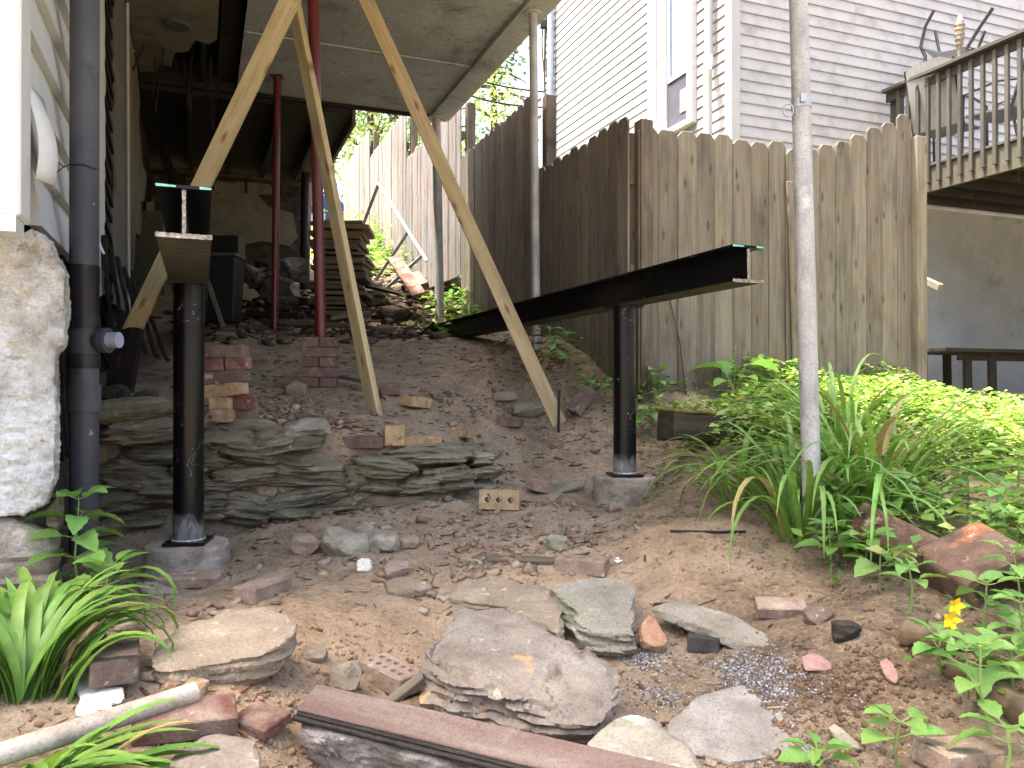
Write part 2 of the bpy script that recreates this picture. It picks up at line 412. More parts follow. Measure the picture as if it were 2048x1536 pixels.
MT['grey_panel'] = m_noise('grey_panel', [(92,92,86),(106,106,100)], sc=(3,3,3), rough=0.8, bump=0.15, spots=[((120,116,104), 5, 0.55, 0.75)])
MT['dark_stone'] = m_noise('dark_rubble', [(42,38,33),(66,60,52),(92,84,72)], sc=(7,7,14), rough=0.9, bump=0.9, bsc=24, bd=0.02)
MT['schist'] = m_noise('green_schist', [(76,71,57),(118,112,93),(148,142,122)], sc=(4,4,34), rough=0.85, bump=0.9, bsc=60, bd=0.012, vary=0.3, hue=0.015, spots=[((104,106,66), 6, 0.54, 0.7), ((64,56,44), 9, 0.58, 0.68), ((164,156,136), 12, 0.60, 0.70), ((122,106,86), 5, 0.54, 0.66)], dist=.6)
MT['sandstone'] = m_noise('tan_stone', [(112,100,83),(134,121,103),(152,139,122)], sc=(6,6,14), rough=0.9, bump=0.6, bsc=50, spots=[((120,112,98), 7, 0.56, 0.72), ((200,180,150), 20, 0.6, 0.7)])
MT['purple_stone'] = m_noise('purple_grey_stone', [(98,90,80),(122,112,101),(142,132,120)], sc=(4,4,9), rough=0.85, bump=0.55, bsc=45, spots=[((172,140,92), 4, 0.63, 0.68), ((128,126,118), 5, 0.5, 0.7), ((84,72,60), 6, 0.58, 0.70), ((186,170,150), 14, 0.6, 0.72)], vary=0.05)
MT['pale_stone'] = m_noise('pale_green_stone', [(100,95,82),(128,122,109),(152,146,135)], sc=(5,5,10), rough=0.9, bump=0.6, bsc=45, spots=[((116,124,96), 5, 0.54, 0.68), ((196,186,182), 7, 0.58, 0.7)], vary=0.06)
MT['slate'] = m_noise('slate', [(108,102,88),(136,129,114),(158,150,136)], sc=(6,6,18), rough=0.8, bump=0.5, bsc=50, spots=[((88,94,74), 8, 0.56, 0.7)], vary=0.2)
MT['dark_slab'] = m_noise('dark_brick', [(48,46,46),(68,64,62)], sc=(12,12,12), rough=0.9, bump=0.5)
MT['grey_slab'] = m_noise('gritty_concrete', [(108,103,95),(132,127,119),(152,148,141)], sc=(9,9,9), rough=0.9, bump=0.7, bsc=70, spots=[((104,104,110), 110, 0.56, 0.62), ((118,104,88), 6, 0.54, 0.7), ((98,94,92), 14, 0.6, 0.7)])
MT['aggregate'] = m_noise('broken_concrete', [(110,104,98),(142,136,130),(168,162,156)], sc=(20,20,20), rough=0.95, bump=1.0, bsc=60, bd=0.012, spots=[((84,74,66), 10, 0.55, 0.7)])
def brick_mat(name, cols, **k):
    k['spots'] = list(k.get('spots', ())) + [((178,166,150), 16, 0.60, 0.67), ((70,58,52), 22, 0.64, 0.70)]
    return m_noise(name, cols, sc=(18,18,18), rough=0.9, bump=0.8, bsc=110, bd=0.008, **k)
MT['brick_purple'] = brick_mat('purple_brick', [(88,72,65),(108,91,82),(126,110,100)], vary=0.25, hue=0.02, spots=[((160,148,138), 12, 0.6, 0.72)])
MT['brick_red'] = brick_mat('red_brick', [(84,54,47),(104,70,61),(122,92,82)], vary=0.2, spots=[((138,120,104), 7, 0.48, 0.64), ((90,50,46), 10, 0.58, 0.7)])
MT['brick_tan'] = brick_mat('tan_brick', [(138,116,84),(166,142,108),(184,162,130)], vary=0.2, spots=[((112,88,60), 18, 0.56, 0.68)])
MT['brick_grey'] = brick_mat('dusty_brick', [(120,100,86),(146,126,110),(162,144,128)], vary=0.15, spots=[((182,166,148), 10, 0.58, 0.72)])
MT['brick_orange'] = brick_mat('orange_clay', [(130,96,72),(156,122,95),(172,142,116)], vary=0.12, spots=[((112,92,80), 8, 0.6, 0.7)])
MT['clay'] = brick_mat('clay_flue_tile', [(84,64,52),(104,83,69),(122,102,86)], vary=0.08, spots=[((168,108,68), 4, 0.54, 0.62)])
MT['pink_tile'] = brick_mat('pink_tile', [(134,100,92),(154,120,111),(166,138,128)], vary=0.1)
MT['white_plaster'] = m_noise('plaster_sheet', [(186,180,166),(208,204,192),(218,214,204)], sc=(9,9,9), rough=0.9, bump=0.3, spots=[((150,132,110), 10, 0.6, 0.75)])
MT['aluminium'] = m_noise('aluminium', [(150,152,156),(180,182,186)], sc=(12,12,12), rough=0.45, metal=0.5, bump=0.05)
MT['furniture'] = m_noise('dark_metal_furniture', [(44,46,48),(66,68,70)], sc=(12,12,12), rough=0.5, bump=0.05)
MT['sling'] = m_noise('grey_sling_fabric', [(150,150,150),(176,176,174)], sc=(40,40,40), rough=0.9, bump=0.1)
MT['sling_dark'] = m_noise('dark_sling_fabric', [(54,56,58),(72,74,76)], sc=(40,40,40), rough=0.9, bump=0.1)
MT['bamboo'] = m_noise('bamboo_weave', [(84,76,62),(122,112,94),(146,136,118)], sc=(60,60,30), rough=0.7, bump=0.6)
MT['grey_stucco'] = m_noise('grey_foundation_paint', [(116,121,126),(132,137,142)], sc=(3,3,3), rough=0.9, bump=0.3, bsc=50, spots=[((92,98,78), 2, 0.55, 0.72)])
MT['cardboard'] = m_noise('dull_board', [(94,82,66),(126,112,92)], sc=(6,6,6), rough=0.9, bump=0.2)
MT['dark_plastic'] = m_noise('dark_bin_plastic', [(18,19,20),(30,31,33)], sc=(6,6,6), rough=0.45, bump=0.1)
MT['bag'] = m_noise('crumpled_bag', [(52,50,49),(84,82,80),(140,138,136)], sc=(9,9,9), rough=0.4, bump=0.6, bsc=14, bd=0.03)
MT['paper'] = m_noise('white_paper', [(206,208,212),(226,228,232)], sc=(20,20,20), rough=0.7, bump=0.2)
MT['stem'] = m_noise('green_stem', [(92,116,58),(120,140,80)], sc=(20,20,20), rough=0.6, bump=0.1)
MT['bark'] = m_noise('bark', [(62,52,42),(90,78,64)], sc=(8,8,3), rough=0.9, bump=0.8)
MT['rot_log'] = m_wood('rotten_log', [(70,58,44),(104,88,68),(134,116,90)], knots=False, vary=0.1, bump=1.0, moss=((84,82,50), 0.35))
MT['wire'] = m_noise('black_cable', [(26,26,28),(40,40,42)], sc=(6,6,6), rough=0.6, bump=0.05)
MT['conduit'] = m_noise('blue_grey_conduit', [(138,148,166),(158,168,186)], sc=(9,9,4), rough=0.5, bump=0.05, metal=0.2)
MT['leaf'] = m_leaf('weed_leaf', [(98,140,64),(124,164,86)], trans=0.4, vary=0.3)
MT['blade'] = m_leaf('daylily_blade', [(94,132,56),(124,160,76)], trans=0.35, rough=0.42, vary=0.35)
MT['blade_dry'] = m_leaf('dry_blade', [(132,120,76),(154,140,92)], trans=0.25)
MT['petal'] = m_leaf('yellow_petal', [(226,190,20),(240,210,40)], trans=0.3)
MT['mass_leaf'] = m_leaf('leaf_mass', None, trans=0.4, attr=True)
MT['crown'] = m_leaf('tree_leaves', None, trans=0.4, attr=True)
MT['rubble'] = m_attr('rubble_stone')
MT['chips'] = m_attr('wood_chips')
MT['plate'] = m_noise('dull_wood_plate', [(48,38,30),(70,55,42),(92,72,52)], sc=(3,20,20), rough=0.9)
def glass_mat(name, col, rough=0.05):
    t = NT(name); return t.done(srgb(*col), rough, None, 0.8, 0.85)
MT['pane'] = glass_mat('window_glass', (190,200,212))
MT['curtain'] = m_noise('curtain', [(66,66,76),(80,80,90)], sc=(4,4,4), rough=0.9)
MT['car_blue'] = m_noise('blue_car_paint', [(28,44,104),(34,54,120)], sc=(1,1,1), rough=0.2, bump=0.0, spec=0.6, metal=0.3)
MT['tyre'] = m_noise('tyre', [(16,16,17),(26,26,27)], rough=0.9)
def m_soil():
    t = NT('soil')
    a = t.n.new('ShaderNodeAttribute'); a.attribute_name = 'soil'
    sep = t.n.new('ShaderNodeSeparateColor'); t.l(a.outputs['Color'], sep.inputs[0])
    f = t.noise((1, 1, 1), 7, 9, 0.65); g = t.noise((1, 1, 1), 55, 6, 0.7); h = t.noise((1, 1, 1), 190, 4, 0.7)
    base = t.ramp(f, [(0.32, srgb(116,102,84)), (0.5, srgb(142,126,105)), (0.68, srgb(160,144,123))])
    sand = t.ramp(f, [(0.32, srgb(140,116,88)), (0.5, srgb(166,140,110)), (0.68, srgb(184,158,128))])
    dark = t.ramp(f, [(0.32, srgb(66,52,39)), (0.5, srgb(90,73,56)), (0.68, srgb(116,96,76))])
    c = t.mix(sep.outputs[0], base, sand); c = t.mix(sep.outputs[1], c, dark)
    grass = t.ramp(f, [(0.35, srgb(58,74,36)), (0.65, srgb(92,104,56))])
    c = t.mix(sep.outputs[2], c, grass)
    c = t.mix(t.math('MULTIPLY', t.band(g, 0.52, 0.70), 0.55), c, srgb(184,164,140))
    c = t.mix(t.math('MULTIPLY', t.band(g, 0.47, 0.3), 0.65), c, srgb(62,50,39))
    c = t.mix(t.math('MULTIPLY', t.band(h, 0.60, 0.68), 0.7), c, srgb(196,184,166))
    c = t.mix(t.math('MULTIPLY', t.band(h, 0.42, 0.32), 0.6), c, srgb(58,47,37))
    n = t.bump(h, 0.7, 0.004); n = t.bump(g, 1.0, 0.014, n); n = t.bump(f, 0.6, 0.015, n)
    return t.done(c, 0.95, n, 0.15)
MT['soil'] = m_soil()

# ------------------------------------------------------------------ ground
def axis(dense, lo, hi, grow=1.35):
    a = list(dense); s = a[1] - a[0]
    left = []; x = a[0]; st = s
    while x > lo: st *= grow; x -= st; left.append(x)
    right = []; x = a[-1]; st = a[-1] - a[-2]
    while x < hi: st *= grow; x += st; right.append(x)
    return np.array(left[::-1] + a + right)
gx = axis(np.concatenate([np.arange(-4.2, -1.9, .06), np.arange(-1.9, 2.1, .0115), np.arange(2.1, 5.5, .05)]), -400, 400)
gy = axis(np.concatenate([np.arange(1.4, 3.0, .0105), np.arange(3.0, 3.9, .015), np.arange(3.9, 6.2, .024), np.arange(6.2, 10, .06), np.arange(10, 19, .2)]), -300, 400)
X, Y = np.meshgrid(gx, gy); xf, yf = X.ravel(), Y.ravel()
zf = np.concatenate([G(xf[i:i + 20000], yf[i:i + 20000]) for i in range(0, len(xf), 20000)])
nx, ny = len(gx), len(gy)
ii = (np.arange(ny - 1)[:, None] * nx + np.arange(nx - 1)[None]).ravel()
quads = np.stack([ii, ii + 1, ii + nx + 1, ii + nx], 1)
gme = bpy.data.meshes.new('ground')
gme.vertices.add(len(xf)); gme.vertices.foreach_set('co', np.stack([xf, yf, zf], 1).ravel())
gme.loops.add(len(quads) * 4); gme.loops.foreach_set('vertex_index', quads.ravel())
gme.polygons.add(len(quads)); gme.polygons.foreach_set('loop_start', np.arange(0, len(quads) * 4, 4)); gme.polygons.foreach_set('loop_total', np.full(len(quads), 4))
gme.update(); gme.validate()
def blob(pts):
    m = np.zeros(len(xf))
    for px, py, r, a in pts:
        q = onG(px, py); m = np.maximum(m, a * np.exp(-(((xf - q.x) ** 2 + (yf - q.y) ** 2) / (r * r)) ** 1.5))
    return m
wob = 0.75 + 0.5 * fbm(np.stack([xf, yf, 0 * xf], 1) * 4.3, 3)
sand = np.clip(blob([(650,1260,.42,1),(1060,1160,.4,.8),(1370,1100,.34,1),(1500,1140,.25,.7),(480,1390,.25,.7),(820,1200,.3,.6),(700,1330,.2,.9)]) * wob, 0, 1)
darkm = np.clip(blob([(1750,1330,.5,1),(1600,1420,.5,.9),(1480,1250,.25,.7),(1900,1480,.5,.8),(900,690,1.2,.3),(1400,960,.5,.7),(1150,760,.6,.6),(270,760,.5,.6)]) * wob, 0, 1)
uu = xf * AU[0] + yf * AU[1]; vv = xf * AV[0] + yf * AV[1]
grass = np.clip(sstep((vv - 2.9) / .5) * sstep((uu - 2.0) / 1.0) * .7 + sstep((uu - 10.2) / 2) * sstep((vv - .8) / .5) + sstep((uu - 16) / 2), 0, 1) * np.clip(wob, 0, 1)
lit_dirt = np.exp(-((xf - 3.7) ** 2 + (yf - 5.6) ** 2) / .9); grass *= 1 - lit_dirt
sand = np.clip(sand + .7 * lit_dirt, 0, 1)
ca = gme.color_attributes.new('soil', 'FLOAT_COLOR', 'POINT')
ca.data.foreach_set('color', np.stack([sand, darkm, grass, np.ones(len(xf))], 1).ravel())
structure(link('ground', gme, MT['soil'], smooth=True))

# ------------------------------------------------------------------ neighbour's house
def lap_mesh(L, h, out, key):
    k = ('lap', round(L, 3), h, key)
    if k not in _mesh_cache:
        prof = [(-.004, 0), (out, 0), (out, .012), (.004, h + .004), (-.004, h + .004)]
        n = len(prof); vs = [(x, a, z) for x in (-L / 2, L / 2) for a, z in prof]
        fs = [tuple(range(n)), tuple(range(2 * n - 1, n - 1, -1))] + [(i, n + i, n + (i + 1) % n, (i + 1) % n) for i in range(n)]
        me = mesh('lap', vs, fs)
        bm = bmesh.new(); bm.from_mesh(me); bmesh.ops.recalc_face_normals(bm, faces=bm.faces[:]); bm.to_mesh(me); bm.free()
        _mesh_cache[k] = me
    return _mesh_cache[k]
def lap(name, a, b, out_dir, h, out, mat, parent):
    """siding course from a to b (bottom edge), facing out_dir"""
    a, b = Vector(a), Vector(b); x = (b - a).normalized(); y = Vector(out_dir); z = x.cross(y)
    if z.z < 0: x = -x; z = -z
    m = Matrix((x, y, z)).transposed().to_4x4(); m.translation = (a + b) / 2
    return link(name, lap_mesh((b - a).length, h, out, mat.name), mat, parent, m)
VV, UU = Vector(AV), Vector(AU)
NU0, NV0, NU1 = 6.66, 4.96, 11.42
nb = thing('neighbor_house', 'pale grey vinyl-sided house rising behind the wooden fence', 'house', W(NU0, NV0, -.3))
MB().uvbox(NU0 + .03, NU1 - .03, NV0 + .03, 12, -.8, 7.4).build('wall', MT['vinyl_house'], nb)
LH = .115
for i in range(58):
    z = .7 + i * LH
    if z < 2.86:
        lap('siding_course', W(NU0 + .1, NV0 + .03, z), W(NU1, NV0 + .03, z), -VV, LH, .015, MT['vinyl_house'], nb)
    else:
        lap('siding_course', W(8.24, NV0 + .03, z), W(NU1, NV0 + .03, z), -VV, LH, .015, MT['vinyl_house'], nb)
        lap('siding_course', W(NU0 + .1, NV0 + .03, z), W(7.30, NV0 + .03, z), -VV, LH, .015, MT['vinyl_house'], nb)
for i in range(34):
    z = .7 + i * LH
    if z > 1.0:
        vj = random.choice((5.9, 6.6, 7.3, 8.0, 8.7)); dz_ = random.uniform(-.0025, .0025)
        lap('siding_course', W(NU0 + .03, NV0 + .09, z), W(NU0 + .03, vj, z), -UU, LH, .015, MT['vinyl_house'], nb)
        lap('siding_course', W(NU0 + .0285, vj - .03, z + dz_), W(NU0 + .0285, 11.5, z + dz_), -UU, LH, .0155, MT['vinyl_house'], nb)
MB().uvbox(NU0 - .012, NU0 + .1, NV0 - .012, NV0 + .09, .4, 7.4).build('corner_trim', MT['trim_grey'], nb)
MB().uvbox(NU1 - .06, NU1 + .03, NV0 - .006, NV0 + .05, .4, 7.4).build('corner_trim', MT['trim_white'], nb)
wn = thing('window', '', 'x', W(7.75, NV0, 2.9)); del wn['label'], wn['category']; wn.parent = nb; wn.location = W(7.75, NV0, 2.9) - Vector(nb.location)
for (u0, u1, o, nm) in ((8.06, 8.235, .03, 'casing'), (7.30, 7.40, .045, 'casing')):
    MB().uvbox(u0, u1, NV0 - o, NV0 + .05, 2.86, 4.9).build(nm, MT['trim_white'], wn)
MB().uvbox(7.86, 8.05, NV0 - .008, NV0 + .045, 2.93, 4.9).build('jamb', MT['trim_grey'], wn)
MB().uvbox(7.40, 8.05, NV0 - .05, NV0 + .05, 2.86, 2.92).build('sill', MT['trim_white'], wn)
MB().uvbox(7.42, 7.85, NV0 + .018, NV0 + .03, 3.52, 4.9).build('pane', MT['pane'], wn)
MB().uvbox(7.42, 7.85, NV0 - .002, NV0 + .034, 3.46, 3.515).build('sash_rail', MT['conduit'], wn)
MB().uvbox(7.80, 7.852, NV0 + .002, NV0 + .016, 3.516, 4.9).build('sash_stile', MT['conduit'], wn)
MB().uvbox(7.42, 7.85, NV0 + .012, NV0 + .03, 2.93, 3.455).build('screen', MT['curtain'], wn)
MB().uvbox(7.45, 7.6, NV0 + .004, NV0 + .01, 3.05, 3.3).build('paper_sheet', MT['sling'], wn)
dsp = MB(); dsp.tube([W(6.98, NV0 - .05, 7), W(6.98, NV0 - .05, 3.45), W(6.90, NV0 - .12, 3.25), W(6.90, NV0 - .12, 1.2)], .045, 8)
dsp.build('downspout', MT['trim_grey'], nb)
MB().tube([W(11.0, NV0 - .05, 1.0), W(11.0, NV0 - .05, 7.2)], .05, 10).build('conduit', MT['conduit'], nb, smooth=True)
for k, (uo, zo) in enumerate(((11.25, 0), (11.33, .2), (11.2, -.1))):
    pts = [W(uo + .05 * math.sin(j * 1.3 + k), NV0 - .03, 6.6 - j * .28 + zo) for j in range(9)]
    MB().tube(pts, .012, 6).build('cable', MT['wire'], nb)
MB().box(W(11.2, NV0 - .07, 5.55), .12, .1, .1).build('cable_box', MT['wire'], nb)
MB().uvbox(NU0 - .09, NU0 + .005, 6.55, 12, -.9, 1.98).build('foundation_wall', MT['grey_stucco'], nb)

# deck on the neighbour's house
DV, DZ = 6.89, 2.24
dk = thing('raised_deck', 'weathered raised timber deck with baluster railing beside pale house', 'deck', W(5, DV, DZ))
MB().uvbox(0.2, 6.56, DV, DV + .04, DZ - .25, DZ - .002).build('rim_joist', MT['deck_rim'], dk)
for k in range(19):
    MB().uvbox(6.5 - .33 * k, 6.54 - .33 * k, DV + .045, 11.9, DZ - .22, DZ - .004).build('joist', MT['dark_wood'], dk)
for k in range(43):
    u = 6.52 - k * .145
    board('deck_board', W(u, DV - .02, DZ + .014), W(u, 11.9, DZ + .014), UU, .1435, .028, MT['deck_wood'], dk)
for k in range(40):
    u = 6.38 - k * .122
    p = W(u, DV - .022, 0)
    a = board('baluster', p + Vector((0, 0, DZ - .17)), p + Vector((0, 0, DZ + .90)), UU, .036, .036, MT['deck_wood'], dk)
board('top_rail', W(0.2, DV + .005, DZ + .87), W(6.56, DV + .005, DZ + .87), (0, 0, 1), .088, .036, MT['deck_wood'], dk)
board('cap_rail', W(0.2, DV - .01, DZ + .94), W(6.56, DV - .01, DZ + .94), VV, .14, .036, MT['deck_wood'], dk)
MB().uvbox(6.44, 6.54, DV + .03, DV + .12, DZ + .03, DZ + .92).build('post', MT['deck_wood'], dk)
MB().uvbox(0.4, 0.5, 11.4, 11.5, -.9, DZ - .26).build('support_post', MT['deck_wood'], dk)
MB().uvbox(0.4, 0.5, DV + .1, DV + .2, -.9, DZ - .26).build('support_post', MT['deck_wood'], dk)

# ------------------------------------------------------------------ fence
def picket_mesh(L, w=.14, t=.017, mk='', kind=0):
    k = ('pk', round(L, 2), w, mk, kind)
    if k not in _mesh_cache:
        e = .036 if kind == 0 else .0
        ol = [(0, -w / 2), (0, w / 2), (L - e, w / 2), (L, w / 2 - e * .9), (L, -w / 2 + e * .9), (L - e, -w / 2)] if kind == 0 else [(0, -w / 2), (0, w / 2), (L, w / 2), (L, -w / 2)]
        n = len(ol); vs = [(a, b, z) for z in (-t / 2, t / 2) for a, b in ol]
        fs = [tuple(range(n - 1, -1, -1)), tuple(range(n, 2 * n))] + [(i, (i + 1) % n, n + (i + 1) % n, n + i) for i in range(n)]
        me = mesh('picket', vs, fs)
        bm = bmesh.new(); bm.from_mesh(me); bmesh.ops.recalc_face_normals(bm, faces=bm.faces[:])
        bmesh.ops.bevel(bm, geom=bm.edges[:], offset=.0042, segments=1, affect='EDGES'); bm.to_mesh(me); bm.free()
        _mesh_cache[k] = me
    return _mesh_cache[k]
def picket(parent, base, along, ztop, mat, lean=0.0, w=.14):
    L = ztop - base.z; up = (Vector((0, 0, 1)) + Vector(along) * lean).normalized(); y = Vector(along); z = up.cross(y)
    y = z.cross(up)
    m = Matrix((up, y, z)).transposed().to_4x4(); m.translation = base
    return link('picket', picket_mesh(L, w, .017, mat.name), mat, parent, m)
def fence_run(label, mat, axis_, a0, a1, fixed, zb, ztop, rail_side=1, w=.14, gap=.0015, posts=(0, 1), swoop=None, rails=(.25, .9, 1.5)):
    pos = (lambda a, o, z: W(a, fixed + o, z)) if axis_ == 'u' else (lambda a, o, z: W(fixed + o, a, z))
    al = UU if axis_ == 'u' else VV
    o = thing('wooden_fence', label, 'fence', pos((a0 + a1) / 2, 0, zb), 'weathered wooden privacy fence panels')
    n = max(1, int((a1 - a0) / (w + gap)))
    st = (a1 - a0) / n
    for k in range(n):
        zt = ztop + random.uniform(-.012, .012) + (swoop((k + .5) / n) if swoop else 0)
        zbk = zb + random.uniform(-.01, .01)
        picket(o, pos(a0 + (k + .5) * st, random.uniform(-.0055, .0055), zbk), al, round(zt - zbk, 2) + zbk, mat, random.uniform(-.0006, .0006), round(st - .0006, 4))
    for r_ in rails:
        board('rail', pos(a0 + .02, rail_side * .035, zb + r_), pos(a1 - .02, rail_side * .035, zb + r_), (0, 0, 1), .085, .036, MT['old_wood'], o)
    for q in posts:
        a = a0 + (a1 - a0) * q
        board('post', pos(a, rail_side * .105, zb - .2), pos(a, rail_side * .105, ztop - .04), al, .09, .09, MT['old_wood'], o)
    return o
FV, FU = 2.56, 4.48
fence_run('dark shaded side fence panel meeting the front panel at the corner', MT['fence'], 'u', FU + .02, 5.98, FV, -.15, 1.76)
fence_run('dark side fence panel behind the middle steel pole', MT['fence'], 'u', 6.0, 8.03, FV, .15, 2.43)
fence_run('grey side fence panel behind the far steel pole', MT['fence_grey'], 'u', 8.06, 10.42, FV, 1.18, 3.05)
fence_run('bleached fence panel behind the aluminium frame', MT['fence_grey'], 'u', 10.48, 12.92, FV, 1.75, 3.74)
fence_run('farthest bleached fence panel beside the parked blue car', MT['fence_grey'], 'u', 12.96, 15.4, FV, 2.4, 4.2)
fence_run('level-topped grey brown fence panel behind the black steel beam end', MT['fence'], 'v', FV + .05, 3.78, FU, -.02, 1.69, posts=(0,))
fence_run('fence panel with rising top edge between white pole and deck', MT['fence'], 'v', 3.765, 4.918, FU - .024, -.16, 1.64, posts=(), swoop=lambda t: .42 * t ** 1.5)
ep = board('fence_post', W(FU - .03, 4.97, -.35), W(FU - .03, 4.97, 1.86), VV, .095, .095, MT['fence'])
tag(ep, 'square wooden end post of the fence beside the dark space under deck', 'post')
sp_ = board('fence_picket', W(FU - .05, 3.86, -.1), W(FU - .05, 3.80, 1.42), VV, .10, .018, MT['fence'])
tag(sp_, 'short pointed picket nailed over the fence joint behind white pole', 'picket')

# ------------------------------------------------------------------ porch overhead and our house
CZ = 2.75
pr = thing('porch', 'jacked-up porch overhead with flaking painted plywood soffit and edge beam', 'porch', W(4.2, 1.0, CZ))
us = [1.5, 2.0, 2.84, 4.06, 5.28, 6.5, 7.80]  # front stretch extended out of view so the porch shades the foreground
for k in range(6):
    MB().uvbox(us[k] + .003, us[k + 1] - .003, .31, 2.145, CZ, CZ + .02).build('soffit_panel', MT['soffit'], pr)
    if k < 5: MB().uvbox(us[k] + .003, us[k + 1] - .003, -.50, .12, CZ, CZ + .02).build('soffit_panel', MT['plaster'], pr)
    if k < 5: MB().uvbox(us[k + 1] - .02, us[k + 1] + .025, .33, 2.14, CZ - .012, CZ - .002).build('batten', MT['soffit'], pr)
# the torn end of the inner ceiling
rag = [(-.5, 0), (-.5, 1.15), (-.36, 1.1), (-.32, .9), (-.24, .95), (-.2, .62), (-.1, .55), (-.04, .3), (.06, .34), (.12, .22), (.12, 0)]
MB().prism([W(6.503 + u, v, CZ) for v, u in rag], (0, 0, .02)).build('torn_ceiling_edge', MT['plaster'], pr)
for v in (.02, .36, .76, 1.16, 1.56, 1.96):
    MB().uvbox(1.5, 7.78, v - .02, v + .02, CZ + .022, CZ + .2).build('joist', MT['dark_wood'], pr)
MB().uvbox(1.5, 7.80, .14, .29, CZ + .06, CZ + .1).build('joist_gap_blocking', MT['dark_wood'], pr)
MB().uvbox(1.45, 7.86, 2.15, 2.34, CZ - .035, CZ + .22).build('edge_beam', MT['soffit'], pr)
MB().uvbox(1.45, 7.86, 2.342, 2.37, CZ - .02, CZ + .26).build('fascia', MT['trim_grey'], pr)
MB().uvbox(7.802, 7.85, -.60, 2.145, CZ - .03, CZ + .22).build('end_header', MT['dark_wood'], pr)
MB().uvbox(1.45, 7.86, -.60, 2.36, CZ + .262, CZ + .32).build('porch_floor', MT['dark_wood'], pr)
MB().uvbox(1.45, 7.86, -.5, 2.34, CZ + .222, CZ + .26).build('subfloor', MT['dark_wood'], pr)
lf = onU(350, 45, 5.98); 
c0 = P(352, 45, CZ * F / (CY - 45)); c0.z = CZ
MB().tube([c0 + Vector((0, 0, -.03)), c0 + Vector((0, 0, -.002))], [.09, .10], 20).build('ceiling_light_base', MT['sling_dark'], pr, smooth=True)
for k in range(9):
    v = -.42 + .07 * k; u = 7.3 + random.uniform(-.25, .35); L = random.uniform(.18, .6)
    board('hanging_lath', W(u, v, CZ + .02), W(u + random.uniform(-.15, .15), v + random.uniform(-.1, .1), CZ - L), UU, .04, .01, MT['dark_wood'], pr, cuts=3, jitter=.01)
# lower dark roof behind the porch
lr = thing('lean_to_roof', 'dark low lean-to roof behind the porch, open at its right side', 'roof', W(9, .4, 2.65))
MB().uvbox(7.87, 10.9, -.62, 1.385, 2.68, 2.76).build('roof_deck', MT['dark_wood'], lr)
for v in (-.1, .3, .7, 1.1):
    MB().uvbox(7.88, 10.8, v - .02, v + .02, 2.56, 2.678).build('rafter', MT['dark_wood'], lr)
MB().uvbox(7.88, 10.9, 1.388, 1.42, 2.58, 2.78).build('rake_board', MT['old_wood'], lr)

hs = thing('house', 'white-sided house wall over crumbling foundation at the left edge', 'house', W(3.0, -.5, -.7))
HV = -.52
MB().uvbox(2.62, 11.2, -5.5, HV - .03, .46, 7.9).build('wall_core', MT['dark_wood'], hs)  # top raised out of view so the house shades the foreground
MB().uvbox(2.1, 11.6, -6, HV + .2, 7.902, 8.1).build('shade_eave', MT['trim_white'], hs)  # unseen eave added, overhanging and high enough to keep sun off the foreground
MB().uvbox(2.98, 11.2, -5.4, HV - .032, -1.2, .458).build('lower_wall_core', MT['dark_stone'], hs)
for k in range(14):
    z = .53 + .19 * k + .0
    u1 = 4.52 + random.uniform(-.02, .02)
    lap('siding_board', W(2.70 if k else 3.0, HV, z), W(u1, HV, z), VV, .19, .034, MT['vinyl_white'], hs)
for k in range(16):
    z = .45 + .19 * k
    lap('siding_board', W(2.60, -3.5, z), W(2.60, -.62, z), -UU, .19, .034, MT['vinyl_white'], hs)
MB().uvbox(2.555, 2.70, -.60, HV + .055, .475, 3.6).build('corner_board', MT['vinyl_white'], hs, bevel=.006)
MB().uvbox(2.55, 2.66, -.63, HV + .045, .43, .476).build('corner_cap', MT['vinyl_white'], hs)
rg = [(4.97 + random.uniform(-.05, .03), 2.74 - .06 * k) for k in range(38)]
MB().prism([W(4.54, HV - .026, .45), W(4.54, HV - .026, 2.74)] + [W(u, HV - .026, z) for u, z in rg], VV * .05).build('white_edge_trim', MT['vinyl_white'], hs)
# torn siding flap
fl = []
for i in range(9):
    t = i / 8; z = .92 - .30 * t
    o = .035 + .07 * math.sin(t * 2.2)
    fl.append((W(2.72, HV + o * .7, z), W(2.84, HV + o, z + .01), W(2.92 + .04 * t, HV + .04 + o * .4, z - .01 * t)))
vs = [q for r_ in fl for q in r_]; fs = []
for i in range(8):
    for j in range(2): fs.append((i * 3 + j, i * 3 + j + 1, i * 3 + j + 4, i * 3 + j + 3))
fo = MB().add(vs, fs).build('torn_siding_flap', MT['vinyl_white'], hs, smooth=True)
sm = fo.modifiers.new('t', 'SOLIDIFY'); sm.thickness = .003
